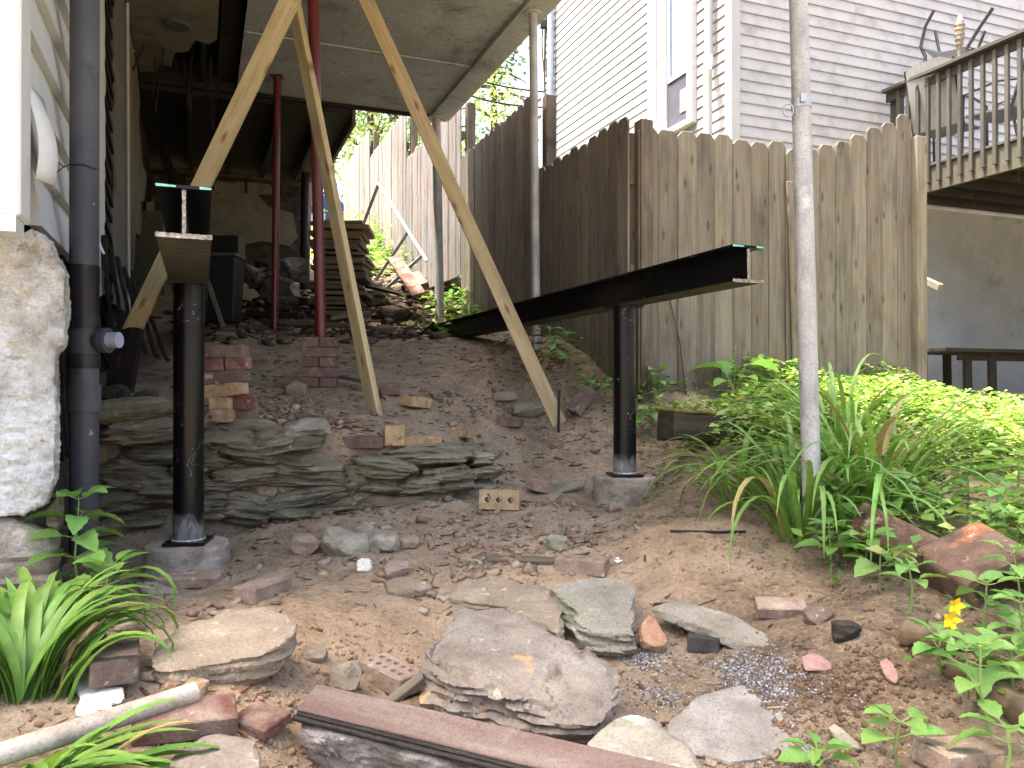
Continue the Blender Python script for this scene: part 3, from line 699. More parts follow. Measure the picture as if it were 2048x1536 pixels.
# exposed lath strip, plaster and trim farther back on the same wall
MB().uvbox(5.03, 5.62, HV - .028, HV - .005, .1, 2.74).build('sheathing', MT['dark_wood'], hs)
for k in range(22):
    z = .2 + .115 * k
    board('lath', W(5.05, HV + .002, z), W(5.56 + .06 * math.sin(k * 1.7), HV + .006, z - .1), (0, 0, 1), .035, .012, MT['dark_wood'], hs, cuts=2, jitter=.004)
edge = [(5.60 + .12 * math.sin(k * 1.3) + .08 * math.sin(k * 3.1), 2.74 - .13 * k) for k in range(18)]
MB().prism([W(u, HV - .005, z) for u, z in edge] + [W(6.45, HV - .005, .55), W(6.45, HV - .005, 2.74)], VV * .018).build('plaster_patch', MT['grey_panel'], hs)
MB().tube([W(6.3, HV + .03, 2.74), W(6.42, HV + .035, .55)], .013, 6).build('trim_strip', MT['trim_grey'], hs)
edge = [(6.47, 2.74), (7.5, 2.74), (7.9, 2.55), (7.7, 2.35), (8.3, 2.1), (8.9, 2.15), (8.5, 1.8), (8.0, 1.7), (8.2, 1.4), (7.4, 1.3), (7.2, .95), (6.47, .9)]
MB().prism([W(u, HV - .004, z) for u, z in edge], VV * .016).build('plaster_patch', MT['plaster'], hs)
edge = [(9.0, 1.9), (10.3, 2.2), (10.3, 1.2), (9.2, 1.1)]
MB().prism([W(u, HV - .004, z) for u, z in edge], VV * .016).build('plaster_patch', MT['plaster'], hs)
# back wall under the lean-to: rubble below, patched plaster above
bw = thing('back_wall', 'stained plaster and rubble wall at the dark back of the crawl space', 'wall', W(10.4, .3, 1.0))
MB().uvbox(10.42, 10.8, -.64, 1.2, .4, 2.60).build('wall_core', MT['dark_stone'], bw)
pl = [(-.35,1.95),(-.1,2.32),(.2,2.52),(.55,2.5),(.8,2.25),(1.08,2.2),(1.14,1.9),(1.05,1.78),(.7,1.82),(.45,1.75),(.1,1.85),(-.3,1.7)]
MB().prism([W(10.418, v, z) for v, z in pl], -UU * .03).build('plaster_patch', MT['plaster'], bw)
pl = [(.35,2.56),(.75,2.58),(.9,2.42),(.6,2.4)]
MB().prism([W(10.418, v, z) for v, z in pl], -UU * .024).build('plaster_patch', MT['plaster'], bw)
MB().uvbox(10.2, 10.42, -.6, 1.2, 2.54, 2.6).build('top_plate', MT['plate'], bw)
for v in (-.2, .12, .5, .9):
    MB().uvbox(10.25, 10.3, v, v + .03, 2.38, 2.54).build('bracket', MT['dark_wood'], bw)
# rubble stones of the wall's lower half
def facet(w, n, seed, depth):
    r_ = np.random.default_rng(int(seed * 13) + 5)
    for k in range(n):
        q = r_.normal(0, 1, 3); q /= np.linalg.norm(q); p = w @ q; s_ = p.max(); d = s_ * (1 - depth * r_.uniform(.15, 1))
        w = w - np.maximum(0, p - d)[:, None] * q
    return w
def rockmesh(n_sub, sx, sy, sz, amp, seed, lay=0.0, flat=0.35):
    bm = bmesh.new(); bmesh.ops.create_icosphere(bm, subdivisions=n_sub, radius=1.0)
    v = np.array([q.co for q in bm.verts])
    m = np.abs(v).max(1, keepdims=True); v = v / (m ** (1 - flat)) if flat else v
    v = facet(v, 16 if n_sub > 2 else 9, seed, .30)
    v *= np.array((sx, sy, sz)) / 2
    s = max(sx, sy, sz)
    nrm = v / np.linalg.norm(v, axis=1, keepdims=True)
    d = amp * s * fbm(v / s * 3.2 + seed * 7.7, 4)
    v = v + nrm * d[:, None]
    if lay:
        e = fbm(np.stack([v[:, 0] * 5, v[:, 1] * 5, v[:, 2] * 42], 1) + seed * 3.1, 3)
        e2 = fbm(np.stack([v[:, 0] * 9, v[:, 1] * 9, v[:, 2] * 90], 1) + seed, 2)
        side = 1 - np.abs(nrm[:, 2:3]) ** 2
        h = nrm.copy(); h[:, 2] = 0
        v = v + h * (lay * (e + .45 * e2))[:, None] * side
    for q, c in zip(bm.verts, v): q.co = c
    me = bpy.data.meshes.new('rock'); bm.to_mesh(me); bm.free()
    return me
def rock(name, c, size, mat, parent=None, sub=3, amp=.12, seed=0, lay=0.0, rot=(0, 0, 0), flat=.45, smooth=True):
    me = rockmesh(sub, *size, amp, seed, lay, flat)
    m = Matrix.Translation(c) @ Matrix.Rotation(rot[2], 4, 'Z') @ Matrix.Rotation(rot[1], 4, 'Y') @ Matrix.Rotation(rot[0], 4, 'X')
    o = link(name, me, mat, parent, m, smooth)
    if smooth: me.set_sharp_from_angle(angle=R(26))
    return o
YAW = math.atan2(AV[1], AV[0])
for k in range(30):
    v = -.4 + 1.55 * ((k % 6) + .5 + random.uniform(-.2, .2)) / 6; z = .7 + .21 * (k // 6) + random.uniform(-.03, .03)
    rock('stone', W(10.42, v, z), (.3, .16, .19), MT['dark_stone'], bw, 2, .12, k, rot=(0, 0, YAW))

# ------------------------------------------------------------------ foundation at the left edge
def remesh(mb, vox):
    """voxel-remeshed copy of a closed shape as numpy vertices and faces"""
    v = np.array([tuple(q) for q in mb.v]); me = mesh('tmp', v, mb.f)
    bm = bmesh.new(); bm.from_mesh(me); bmesh.ops.recalc_face_normals(bm, faces=bm.faces[:])
    bmesh.ops.triangulate(bm, faces=bm.faces[:]); bm.to_mesh(me); bm.free()
    o = bpy.data.objects.new('tmp', me); C.objects.link(o)
    md = o.modifiers.new('r', 'REMESH'); md.mode = 'VOXEL'; md.voxel_size = vox
    dg = bpy.context.evaluated_depsgraph_get(); e = o.evaluated_get(dg); em = e.to_mesh()
    n = len(em.vertices); co = np.zeros(n * 3); em.vertices.foreach_get('co', co); no = np.zeros(n * 3); em.vertices.foreach_get('normal', no)
    fs = [tuple(p.vertices) for p in em.polygons]
    e.to_mesh_clear(); bpy.data.objects.remove(o); bpy.data.meshes.remove(me)
    return co.reshape(-1, 3), no.reshape(-1, 3), fs
def stone(name, mb, mat, vox=.012, amp=.012, freq=6.0, fine=.004, lay=0.0, parent=None, seed=0, terrace=0.0, chip=0.0):
    co, no, fs = remesh(mb, vox)
    if chip:
        lo_, hi_ = co.min(0), co.max(0); md_ = (lo_ + hi_) / 2; hf = (hi_ - lo_) / 2
        co = facet((co - md_) / hf, 40, seed + 3, chip) * hf + md_
    d = amp * fbm(co * freq + seed * 5.3, 3) + fine * fbm(co * freq * 5 + seed, 3)
    if terrace:
        r_ = fbm(co * freq * .8 + seed * 2.2, 3); d = d + terrace * (np.round(r_ * 3) / 3) * np.clip(no[:, 2], 0, 1)
    co2 = co + no * d[:, None]
    if lay:
        e = fbm(np.stack([co[:, 0] * 6, co[:, 1] * 6, co[:, 2] * 60], 1) + seed, 3)
        e = .6 * e + .5 * np.round(e * 3.5) / 3.5
        h = no.copy(); h[:, 2] = 0; co2 = co2 + h * (lay * e)[:, None]
    o = (co2.min(0) + co2.max(0)) / 2
    ob = link(name, mesh(name, co2 - o, fs), mat, parent, Matrix.Translation(o), True)
    ob.data.set_sharp_from_angle(angle=R(24))
    return ob
def px_prism(outline, plane_p, plane_n, thick):
    """outline given where it shows in the photograph, laid on a plane in space, then thickened away from the normal"""
    n = Vector(plane_n).normalized(); pp = Vector(plane_p); ring = []
    for px, py in outline:
        r_ = P(px, py, 1.0); ring.append(r_ * (pp.dot(n) / r_.dot(n)))
    return MB().prism(ring, -n * thick)
FU0 = 2.83
fo = [(-120,478),(30,470),(62,452),(95,480),(112,520),(127,545),(131,620),(124,690),(112,700),(110,800),(112,900),(108,960),(88,1010),(40,1032),(-120,1030)]
stone('foundation_stucco', px_prism(fo, onU(60, 700, FU0), -UU, .10), MT['stucco'], .009, .012, 10, .010, parent=hs, seed=1)
stone('foundation_stone', px_prism([(-120,1040),(30,1040),(75,1060),(110,1075),(105,1130),(112,1170),(60,1195),(-120,1200)], onU(60, 1100, FU0 + .02), -UU, .12), MT['pale_stone'], .016, .02, 5, .008, parent=hs, seed=2, lay=.01)
stone('foundation_stone', px_prism([(85,1020),(118,985),(122,1060),(112,1072),(90,1055)], onU(100, 1030, FU0 + .05), -UU, .1), MT['schist'], .014, .012, 6, .006, parent=hs, seed=3)
MB().uvbox(FU0 + .11, 3.9, -.62, HV - .012, -.9, .44).build('foundation_core', MT['dark_stone'], hs)
board('rotten_sill', W(2.9, HV - .005, .40), W(4.7, HV - .005, .42), (0, 0, 1), .14, .05, MT['dark_wood'], hs, cuts=8, jitter=.02)
for k in range(7):
    u = 2.95 + .12 * k + random.uniform(-.03, .03)
    board('broken_lath', W(u, HV - .002, .5 + random.uniform(-.06, .05)), W(u + .16, HV + .012, -.05 - random.uniform(0, .3)), UU, .05, .014, MT['dark_wood'], hs, cuts=4, jitter=.01)
for k in range(6):
    a = P(205 + 14 * k, 470 + 22 * k, 4.3 + .12 * k); b = P(225 + 22 * k, 690 + 6 * k, 4.4 + .1 * k)
    board('hanging_board', a, b, UU, .09, .02, MT['dark_wood'], hs, cuts=5, jitter=.02)

# ------------------------------------------------------------------ steel beams, columns, footings
def ibeam(label, u0, u1, v, zb, h=.152, w=.152):
    o = thing('steel_beam', label, 'beam', W(u0, v, zb), 'black steel beams on pipe columns')
    MB().uvbox(u0, u1, v - w / 2, v + w / 2, zb + h - .0095, zb + h).build('top_flange', MT['steel'], o)
    MB().uvbox(u0, u1, v - .004, v + .004, zb + .0095, zb + h - .0095).build('web', MT['steel'], o)
    MB().uvbox(u0, u1, v - w / 2, v + w / 2, zb + .001, zb + .0095).build('bottom_flange', MT['steel'], o)
    MB().uvbox(u0 + .004, u1, v - w / 2 + .002, v + w / 2 - .002, zb - .0005, zb + .001).build('dusty_underside', MT['steel_dirty'], o)
    # flame-cut end: primer still showing on the top flange, bright metal below
    e = u0 - .0025
    for a, b in ((-.076, -.022), (.042, .074)):
        MB().prism([W(e, v + a, zb + h - .0088), W(e, v + b, zb + h - .0080), W(e, v + b, zb + h - .003), W(e, v + a, zb + h - .001)], UU * .002).build('primer_patch', MT['mint'], o)
    r1 = []; r2 = []
    n = 24
    for i in range(n + 1):
        a = -.077 + .154 * i / n
        r1.append(W(e, v + a, zb + .0100 + random.uniform(0, .0025))); r2.append(W(e, v + a, zb - .001 - random.uniform(0, .0035)))
    MB().prism(r1 + r2[::-1], UU * .0024).build('cut_edge', MT['bare_steel'], o)
    r1 = [W(e, v - .004 - random.uniform(0, .002), zb + .012 + .125 * i / 14) for i in range(15)]
    r2 = [W(e, v + .004 + random.uniform(0, .002), zb + .012 + .125 * i / 14) for i in range(15)]
    MB().prism(r1 + r2[::-1], UU * .0024).build('cut_edge', MT['bare_steel'], o)
    return o
LB, RB = (2.505, -.045), (2.72, 2.105)
BZ = .435
ibeam('black steel I-beam seen end-on above the column beside the drain pipe', LB[0], 8.3, LB[1], BZ)
ibeam('long black steel I-beam running beside the fence into the hillside', RB[0], 8.2, RB[1], BZ)
def column(label, flabel, u, v, z0, zb):
    c = W(u, v, z0); o = thing('steel_column', label, 'column', c, 'black pipe columns under the beams')
    MB().tube([c + Vector((0, 0, .012)), Vector((c.x, c.y, zb - .012))], .0605, 32, True).build('shaft', MT['steel'], o, smooth=True)
    MB().tube([c + Vector((0, 0, .013)), c + Vector((0, 0, .09)), c + Vector((0, 0, .19))], [.0610, .0609, .0607], 32, False).build('scorched_band', MT['scorched'], o, smooth=True)
    pts = [c + Vector((.064 * math.cos(a), .064 * math.sin(a), .0145)) for a in [2 * math.pi * k / 30 for k in range(31)]]
    MB().tube(pts, [.005 + .0016 * math.sin(k * 2.7) for k in range(31)], 6, False).build('weld', MT['weld'], o)
    MB().box(c + Vector((0, 0, .0055)), .165, .165, .012, Matrix.Rotation(YAW - .25, 3, 'Z')).build('base_plate', MT['steel'], o, bevel=.0015)
    MB().box(Vector((c.x, c.y, zb - .0065)), .15, .15, .011, Matrix.Rotation(YAW, 3, 'Z')).build('cap_plate', MT['steel'], o)
    n = 40; ring = [c + Vector(((.164 + .006 * math.sin(3 * t + u)) * math.cos(t), (.164 + .005 * math.sin(2 * t)) * math.sin(t), -.003)) for t in [2 * math.pi * k / n for k in range(n)]]
    f = stone('concrete_footing', MB().prism(ring[::-1], (0, 0, -.36)), MT['concrete'], .010, .006, 9, .005, seed=u)
    tag(f, flabel, 'footing', 'round concrete footings')
colL = W(3.57, -.045, 0); pL = P(367, 1085, 3.31); uL, vL = uv_of(pL)
column('black steel pipe column beside the drain pipe', 'round concrete footing with a long brick against its front', uL, LB[1], pL.z, BZ)
pR = P(1260, 950, 4.27); uR, vR = uv_of(pR)
column('black steel pipe column in front of the wooden fence', 'round concrete footing in front of the mossy timber', uR, RB[1], pR.z, BZ)

# ------------------------------------------------------------------ poles and posts
def pole(label, a, b, r, band=None):
    a, b = Vector(a), Vector(b); b = a + (b - a) * ((CZ - .036 - a.z) / (b.z - a.z)); a = a - (b - a).normalized() * .15
    o = thing('steel_pole', label, 'pole', a, 'grey steel poles holding up the porch edge')
    MB().tube([a, a.lerp(b, .3), a.lerp(b, .7), b], r, 28).build('shaft', MT['galv'], o, smooth=True)
    MB().tube([b - Vector((0, 0, .012)), b], r * 1.9, 16).build('top_plate', MT['galv'], o)
    if band:
        c = a + (b - a) * ((band - a.z) / (b.z - a.z)); ax = (b - a).normalized()
        MB().tube([c - ax * .018, c + ax * .018], r + .003, 24).build('band_clamp', MT['aluminium'], o, smooth=True)
        ring = [c + Vector((-r - .022 + .02 * math.cos(t), -.02, -.03 + .026 * math.sin(t))) for t in [k * math.pi / 8 for k in range(17)]]
        MB().tube(ring, .004, 6, False).build('ring', MT['aluminium'], o)
        MB().box(c + Vector((-.01, -r - .008, .01)), .02, .014, .03).build('lug', MT['aluminium'], o)
    return o
pole('thick pale grey pole with band clamp, nearest of the porch poles', P(1626, 1090, 3.17), P(1598, 0, 3.22), .0365, P(1600, 208, 3.21).z)
pole('thin grey pole passing behind the long black beam', P(1073, 705, 5.78), P(1066, 20, 5.78), .031)
pole('grey pole at the far corner of the porch by the low weeds', P(880, 662, 8.05), P(872, 235, 8.05), .046)
def redpost(label, a, b, r, rt):
    a, b = Vector(a), Vector(b); b = a + (b - a) * ((CZ - .005 - a.z) / (b.z - a.z))
    o = thing('jack_post', label, 'post', a, 'red steel jack posts under the porch')
    MB().tube([a + Vector((0, 0, .008)), a.lerp(b, .5), b - Vector((0, 0, .008))], r, 26).build('shaft', MT['red_paint'], o, smooth=True)
    MB().box(a + Vector((0, 0, .004)), r * 3, r * 3, .007).build('base_plate', MT['red_paint'], o)
    MB().box(b - Vector((0, 0, .004)), r * 3.4, r * 3.4, .007).build('top_plate', MT['red_paint'], o)
    m_ = a.lerp(b, .55)
    MB().tube([m_ - Vector((0, 0, .012)), m_ + Vector((0, 0, .012))], r * 1.07, 24).build('collar', MT['red_paint'], o, smooth=True)
# brick pier
BL, BWd, BH = .2, .097, .058
def brick_mesh(L=BL, w=BWd, h=BH, holes=None, mk='', rough=0, face='z'):
    key = ('brick', L, w, h, str(holes), mk, rough, face)
    if key in _mesh_cache: return _mesh_cache[key]
    bm = bmesh.new(); bmesh.ops.create_cube(bm, size=1)
    for q in bm.verts: q.co = Vector((q.co.x * L, q.co.y * w, q.co.z * h))
    bmesh.ops.bevel(bm, geom=bm.edges[:], offset=.0035, segments=1, affect='EDGES')
    if rough:
        bmesh.ops.subdivide_edges(bm, edges=[e for e in bm.edges if e.calc_length() > .02], cuts=3, use_grid_fill=True)
        v = np.array([q.co for q in bm.verts]); n = fbm(v * 30 + rough * 9.1, 3); n2 = fbm(v * 9 + rough * 3.7, 2)
        for i, q in enumerate(bm.verts):
            dn = q.co.normalized(); q.co += dn * (.003 * n[i] - .010 * max(0, n2[i] - .25) * 2)
    me = bpy.data.meshes.new('brick'); bm.to_mesh(me); bm.free()
    if holes:
        nxh, nyh, rr = holes
        cb = MB()
        for i in range(nxh):
            for j in range(nyh):
                c = Vector(((i + .5) / nxh * L * .86 - L * .43, (j + .5) / nyh * w * .8 - w * .4, 0))
                cb.tube([c + Vector((0, 0, -h)), c + Vector((0, 0, h))], rr, 12)
        a = bpy.data.objects.new('a', me); b = bpy.data.objects.new('b', mesh('b', cb.v, cb.f)); C.objects.link(a); C.objects.link(b)
        md = a.modifiers.new('x', 'BOOLEAN'); md.operation = 'DIFFERENCE'; md.object = b; md.solver = 'EXACT'
        e = a.evaluated_get(bpy.context.evaluated_depsgraph_get()); me2 = bpy.data.meshes.new_from_object(e)
        bpy.data.objects.remove(a); bpy.data.objects.remove(b); me = me2
    _mesh_cache[key] = me
    return me
pb = P(637, 787, 4.86); pb.z -= .02
pier = thing('brick_pier', 'dry-laid brick pier under the nearer red post', 'pier', pb)
yw = .10
for c in range(6):
    z = pb.z + .028 + c * .0605
    for j in (-1, 1):
        if c % 2 == 0: off, rz = Vector((0, j * .0505, 0)), 0     # stretchers
        else: off, rz = Vector((j * .0515, 0, 0)), math.pi / 2     # headers
        ry = Matrix.Rotation(yw + random.uniform(-.03, .03), 3, 'Z')
        m = Matrix.Translation(Vector((pb.x, pb.y + .06, z)) + ry @ off) @ Matrix.Rotation(yw + rz, 4, 'Z')
        link('brick', brick_mesh(mk='pp', rough=1 + (c + j) % 3), MT['brick_purple'], pier, m)
ptop = pb.z + .028 + 5 * .0605 + .0295
redpost('red steel jack post standing on the brick pier', Vector((pb.x, pb.y + .06, ptop)), P(626, 0, 4.9), .034, .03)
g2 = P(549, 660, 7.05)
redpost('thin red steel jack post farther back in the dark', g2, P(553, 210, 7.05), .031, .03)

# ------------------------------------------------------------------ lumber braces
def brace(label, a, b, side, w=.089, t=.038, top=CZ - .006):
    a, b = Vector(a), Vector(b); b = a + (b - a) * ((top - a.z) / (b.z - a.z))
    o = board('lumber_brace', a, b, side, w, t, MT['lumber'], cuts=6, jitter=.0015)
    return tag(o, label, 'lumber', 'new lumber braces propping the porch')
brace('tan lumber brace slanting up behind the end-on steel beam', P(262, 665, 4.2), P(579, 0, 3.9), (1, 0, .45))
brace('tan lumber brace set edge-on beside the brick pier', P(752, 838, 4.4), P(592, 30, 4.7), (-.72, .7, 0))
brace('tan lumber brace slanting down to the dirt by the black spike', P(1118, 848, 4.85), P(733, 0, 4.95), (1, 0, -.4))
sk = board('dark_stake', P(262, 655, 4.2), P(235, 800, 4.15), (1, 0, 0), .13, .05, MT['dark_wood'], cuts=4, jitter=.008)
tag(sk, 'dark rough wooden stake at the foot of the slanting brace', 'stake')
rb = MB().tube([P(1118, 780, 4.78), P(1117, 865, 4.78)], .0085, 8).build('metal_spike', MT['wire'])
tag(rb, 'thin black metal spike driven in at the brace foot', 'spike')

# ------------------------------------------------------------------ drain pipe
dp = thing('drain_pipe', 'dark grey plastic drain pipe running down the house corner', 'pipe', P(168, 1100, 3.0))
def pz(py): return P(168, py, 3.0)
def seg(nm, y0, y1, r, mt): return MB().tube([pz(y1), pz(y0)], r, 30).build(nm, MT[mt], dp, smooth=True)
a = pz(-120); a.z = 2.74
MB().tube([pz(536), a], .0505, 30).build('pipe', MT['pvc_grey'], dp, smooth=True)
seg('hub', 532, 566, .0535, 'pvc_black'); seg('wye_fitting', 566, 634, .0525, 'pvc_black'); seg('hub', 634, 659, .0565, 'pvc_black')
seg('wye_fitting', 659, 708, .0535, 'pvc_grey'); seg('hub', 708, 737, .0565, 'pvc_black'); seg('pipe', 737, 770, .0515, 'pvc_grey')
seg('coupling', 769, 823, .0585, 'pvc_grey'); seg('pipe', 823, 1110, .0515, 'pvc_grey')
b0 = pz(682); br = Vector((.98, -.1, .02)).normalized()
MB().tube([b0 + br * .02, b0 + br * .075], [.02, .047], 20).build('branch', MT['pvc_purple'], dp, smooth=True)
MB().tube([b0 + br * .075, b0 + br * .098], .047, 20).build('branch_collar', MT['pvc_purple'], dp, smooth=True)
MB().tube([b0 + br * .098, b0 + br * .14], .03, 16).build('branch_stub', MT['conduit'], dp, smooth=True)
w = MB(); c = pz(338)
w.tube([P(100, 312, 2.75), c + Vector((-.06, -.03, 0)), c + Vector((-.03, -.052, .004)), c + Vector((.03, -.052, .002)), c + Vector((.056, -.02, -.006))], .0022, 6)
w.tube([P(105, 350, 2.75), c + Vector((-.06, -.03, .002)), c + Vector((-.03, -.052, .004))], .0022, 6)
tag(w.build('tie_wire', MT['wire']), 'thin black wire tied around the grey drain pipe', 'wire')
sw = MB().tube([P(192, 470, 3.3), P(196, 490, 3.2), P(208, 508, 3.2)], [.012, .012, .004], 6)
sw.build('torn_strip', MT['vinyl_white'], hs)

# ------------------------------------------------------------------ dry-stone retaining wall
rw = thing('retaining_wall', 'low dry-stone retaining wall of greenish layered slabs behind the black column', 'wall', W(3.9, .5, -.6))
ST = [(268,820,170,46),(266,862,160,52),(292,907,150,50),(245,945,130,66),(305,962,100,42),(300,995,110,46),(228,1002,120,50),(250,1040,150,40),
      (475,880,170,80),(412,925,80,44),(584,921,230,48),(545,893,80,26),(604,888,60,22),(602,958,170,38),(480,955,110,46),(420,975,90,44),
      (622,993,170,46),(490,1018,100,64),(415,1020,90,50),(572,1028,80,40),(648,1032,110,40),(850,910,190,44),(765,938,130,44),(888,956,115,56),
      (752,976,90,38),(828,974,90,34),(775,1012,150,52),(880,1010,130,46),(700,965,40,60),(958,925,48,30),(970,948,60,24),(955,975,50,34),(330,835,60,30),(385,850,60,40),(385,890,60,40),(370,940,60,40)]
for k, (cx, cy, w_, h_) in enumerate(ST):
    c = onU(cx, cy, 3.93 + random.uniform(-.05, .05)); s_ = c.y / F
    m_ = MT['slate'] if cx > 945 else MT['schist']
    rock('stone', c + Vector((0, .06, 0)), (w_ * s_ * 1.10, .22, h_ * s_ * 1.12), m_, rw, 4, .07, k + 3, lay=.05, rot=(random.uniform(-.22, .22), random.uniform(-.13, .13), YAW - .1 + random.uniform(-.25, .25)), flat=.5)

# ------------------------------------------------------------------ loose bricks
def lbrick(label, px, py, mat, yaw=0, pitch=0, roll=0, L=BL, w=BWd, h=BH, holes=None, sink=.006, rough=1, lift=0.0, at=None, cat='brick', name='brick', group='loose bricks in the dirt'):
    q = at or onG(px, py)
    vert = abs(math.cos(roll) * math.cos(pitch)) * h + abs(math.sin(roll)) * w + abs(math.sin(pitch)) * L
    m = Matrix.Translation(q + Vector((0, 0, vert / 2 - sink + lift))) @ Matrix.Rotation(yaw, 4, 'Z') @ Matrix.Rotation(pitch, 4, 'Y') @ Matrix.Rotation(roll, 4, 'X')
    o = link(name, brick_mesh(L, w, h, holes, mat, rough if not holes else 0), MT[mat], None, m)
    return tag(o, label, cat, group)
H = math.pi / 2
lbrick('long dusty brick lying against the front of the column footing', 382, 1170, 'brick_grey', .12, 0, .1, sink=.02, L=.225, rough=1)
lbrick('square-ended dusty brick behind the big flat tan stone', 527, 1192, 'brick_grey', 1.2, 0, 0, rough=2)
lbrick('large purple brick pointing at the camera beside the white plaster', 233, 1345, 'brick_purple', 2.0, .03, 0, L=.235, w=.105, h=.06, sink=.0, rough=3)
lbrick('grey ten-hole brick lying beside the huge purple stone', 782, 1368, 'brick_grey', -.75, 0.06, 0, L=.2, w=.1, holes=(5, 2, .0095))
lbrick('tan brick with three round holes standing on its long edge', 1000, 1018, 'brick_tan', -.22, 0, H - .1, holes=(3, 1, .014))
lbrick('broken half brick behind the three-hole tan brick', 1078, 985, 'brick_grey', .7, .2, .1, L=.1, rough=2)
lbrick('pale ribbed brick with holes near the white paper scrap', 1164, 1140, 'brick_grey', -.35, 0, 0, holes=(3, 1, .014), sink=.01)
lbrick('maroon brick leaning in the weeds right of the brace foot', 1163, 832, 'brick_purple', .4, -.9, .2, L=.19, rough=2)
lbrick('small tan brick with two holes on the open dirt slope', 925, 878, 'brick_tan', 1.25, .15, 0, L=.13, w=.085, holes=(2, 1, .014))
lbrick('tan holed brick lying uphill of the edge-on brace foot', 832, 816, 'brick_tan', .9, .1, .1, L=.16, w=.1, holes=(2, 1, .018))
lbrick('tan brick standing on end behind the retaining wall', 790, 888, 'brick_tan', .1, 0, 0, L=.1, w=.1, h=.1, rough=2)
lbrick('ribbed tan brick lying along the top of the retaining wall', 838, 893, 'brick_tan', .15, 0, 0, L=.235, h=.06, rough=3)
lbrick('purple brick on the retaining wall left of the tan bricks', 728, 893, 'brick_purple', -.05, 0, 0, L=.2, rough=1)
lbrick('maroon brick half buried beside the edge-on brace', 780, 788, 'brick_purple', .2, 0, 0, L=.12, rough=2)
lbrick('thin orange red tile lying uphill of the stone wall', 634, 845, 'brick_red', -.3, .14, 0, L=.2, h=.026, rough=1, name='tile', cat='tile')
lbrick('dark brick half sunk in the slope near the black spike', 1020, 852, 'brick_purple', -.1, .05, 0, L=.15, rough=3)
lbrick('brown brick beside the bottom of the leaning brick stack', 487, 845, 'brick_purple', -.25, .05, .15, L=.12, h=.075, rough=2)
lbrick('small orange brick in the gap behind the maroon trim beam', 935, 1452, 'brick_orange', -.08, 0, .3, L=.085, w=.06, h=.035, rough=1, lift=.03)
lbrick('ribbed pink tan brick sunk in the dark soil', 1560, 1232, 'brick_grey', -.1, 0, .5, L=.16, w=.06, h=.045, rough=2)
lbrick('charcoal brick under the long green slate strip', 1408, 1298, 'dark_slab', -.3, 0, 0, L=.1, w=.08, h=.055, rough=1)
lbrick('dusty brick at the bottom edge among the weeds', 1915, 1515, 'brick_grey', .35, .08, 0, L=.17, w=.1, h=.05, rough=3, sink=.026)
lbrick('dark red brick under the white pipe end', 372, 1478, 'brick_red', .45, .05, .3, L=.22, w=.09, h=.05, rough=2, lift=.01)
lbrick('flat red brick piece beside the maroon trim beam', 522, 1455, 'brick_red', -.4, .1, .1, L=.11, h=.03, rough=3)
# leaning stack by the column
sb = P(442, 845, 3.72)
def stk(label, px, py, mat, L, h, yaw, roll=0.0, d=3.72, w=BWd, rough=1):
    c = P(px, py, d); m = Matrix.Translation(c + Vector((0, w / 2, 0))) @ Matrix.Rotation(yaw, 4, 'Z') @ Matrix.Rotation(-roll, 4, 'Y')
    tag(link('brick', brick_mesh(L, w, h, None, mat, rough), MT[mat], None, m), label, 'brick', 'bricks of the leaning stack')
SC = 3.72 / F
stk('purple brick on top of the leaning stack by the column', 441, 703, 'brick_purple', 88 * SC, 25 * SC, .03, .03)
stk('red brick end in the leaning stack, beside the other red end', 424, 729, 'brick_red', 42 * SC, 25 * SC, .02, .04, rough=2)
stk('red brick end at the right of the second course of the stack', 470, 727, 'brick_red', 44 * SC, 25 * SC, .05, .05, rough=3)
stk('grey purple brick under the two red brick ends', 443, 754, 'brick_purple', 92 * SC, 25 * SC, .03, .09, rough=2)
stk('long tan brick low in the leaning stack', 441, 780, 'brick_tan', 86 * SC, 26 * SC, .03, .1, rough=3)
stk('upper small tan block propping the leaning brick stack', 437, 807, 'brick_tan', 40 * SC, 24 * SC, .02, .02, rough=1)
stk('lower small tan block at the foot of the leaning stack', 438, 832, 'brick_tan', 40 * SC, 26 * SC, -.02, .0, rough=2)
stk('dark red brick behind the small tan blocks', 478, 804, 'brick_red', 50 * SC, 30 * SC, .1, .0, d=3.78, rough=3)

# ------------------------------------------------------------------ stones in the foreground
def slab(name, label, outline, cpx, cpy, lift, n, thick, mat, vox=.012, amp=.012, freq=5, fine=.004, lay=.006, seed=0, terrace=0.0, cat='stone', group='loose stones in the foreground'):
    pp = onG(cpx, cpy, lift)
    o = stone(name, px_prism(outline, pp, n, thick), MT[mat], vox * .85, amp, freq, fine * 1.5, lay * 2.0, None, seed, terrace * 1.4, chip=.12)
    return tag(o, label, cat, group)
slab('flat_stone', 'big flat tan stone lying beside the purple brick', [(300,1310),(315,1272),(360,1248),(425,1235),(470,1205),(535,1190),(578,1200),(592,1235),(588,1262),(560,1290),(520,1312),(430,1328),(345,1345),(300,1338)],
     450, 1270, .085, (.03,-.32,1), .10, 'sandstone', .011, .012, 5, .004, .008, 1, .006)
slab('boulder', 'largest purple grey boulder in the middle of the rubble', [(838,1300),(845,1275),(895,1245),(910,1205),(945,1192),(985,1190),(1020,1222),(1060,1245),(1110,1275),(1180,1298),(1222,1318),(1252,1360),(1245,1400),(1205,1432),(1140,1440),(1080,1420),(1020,1402),(985,1378),(910,1362),(850,1338)],
     1040, 1330, .17, (.05,-.22,1), .20, 'purple_stone', .012, .022, 4, .009, .016, 4, .02)
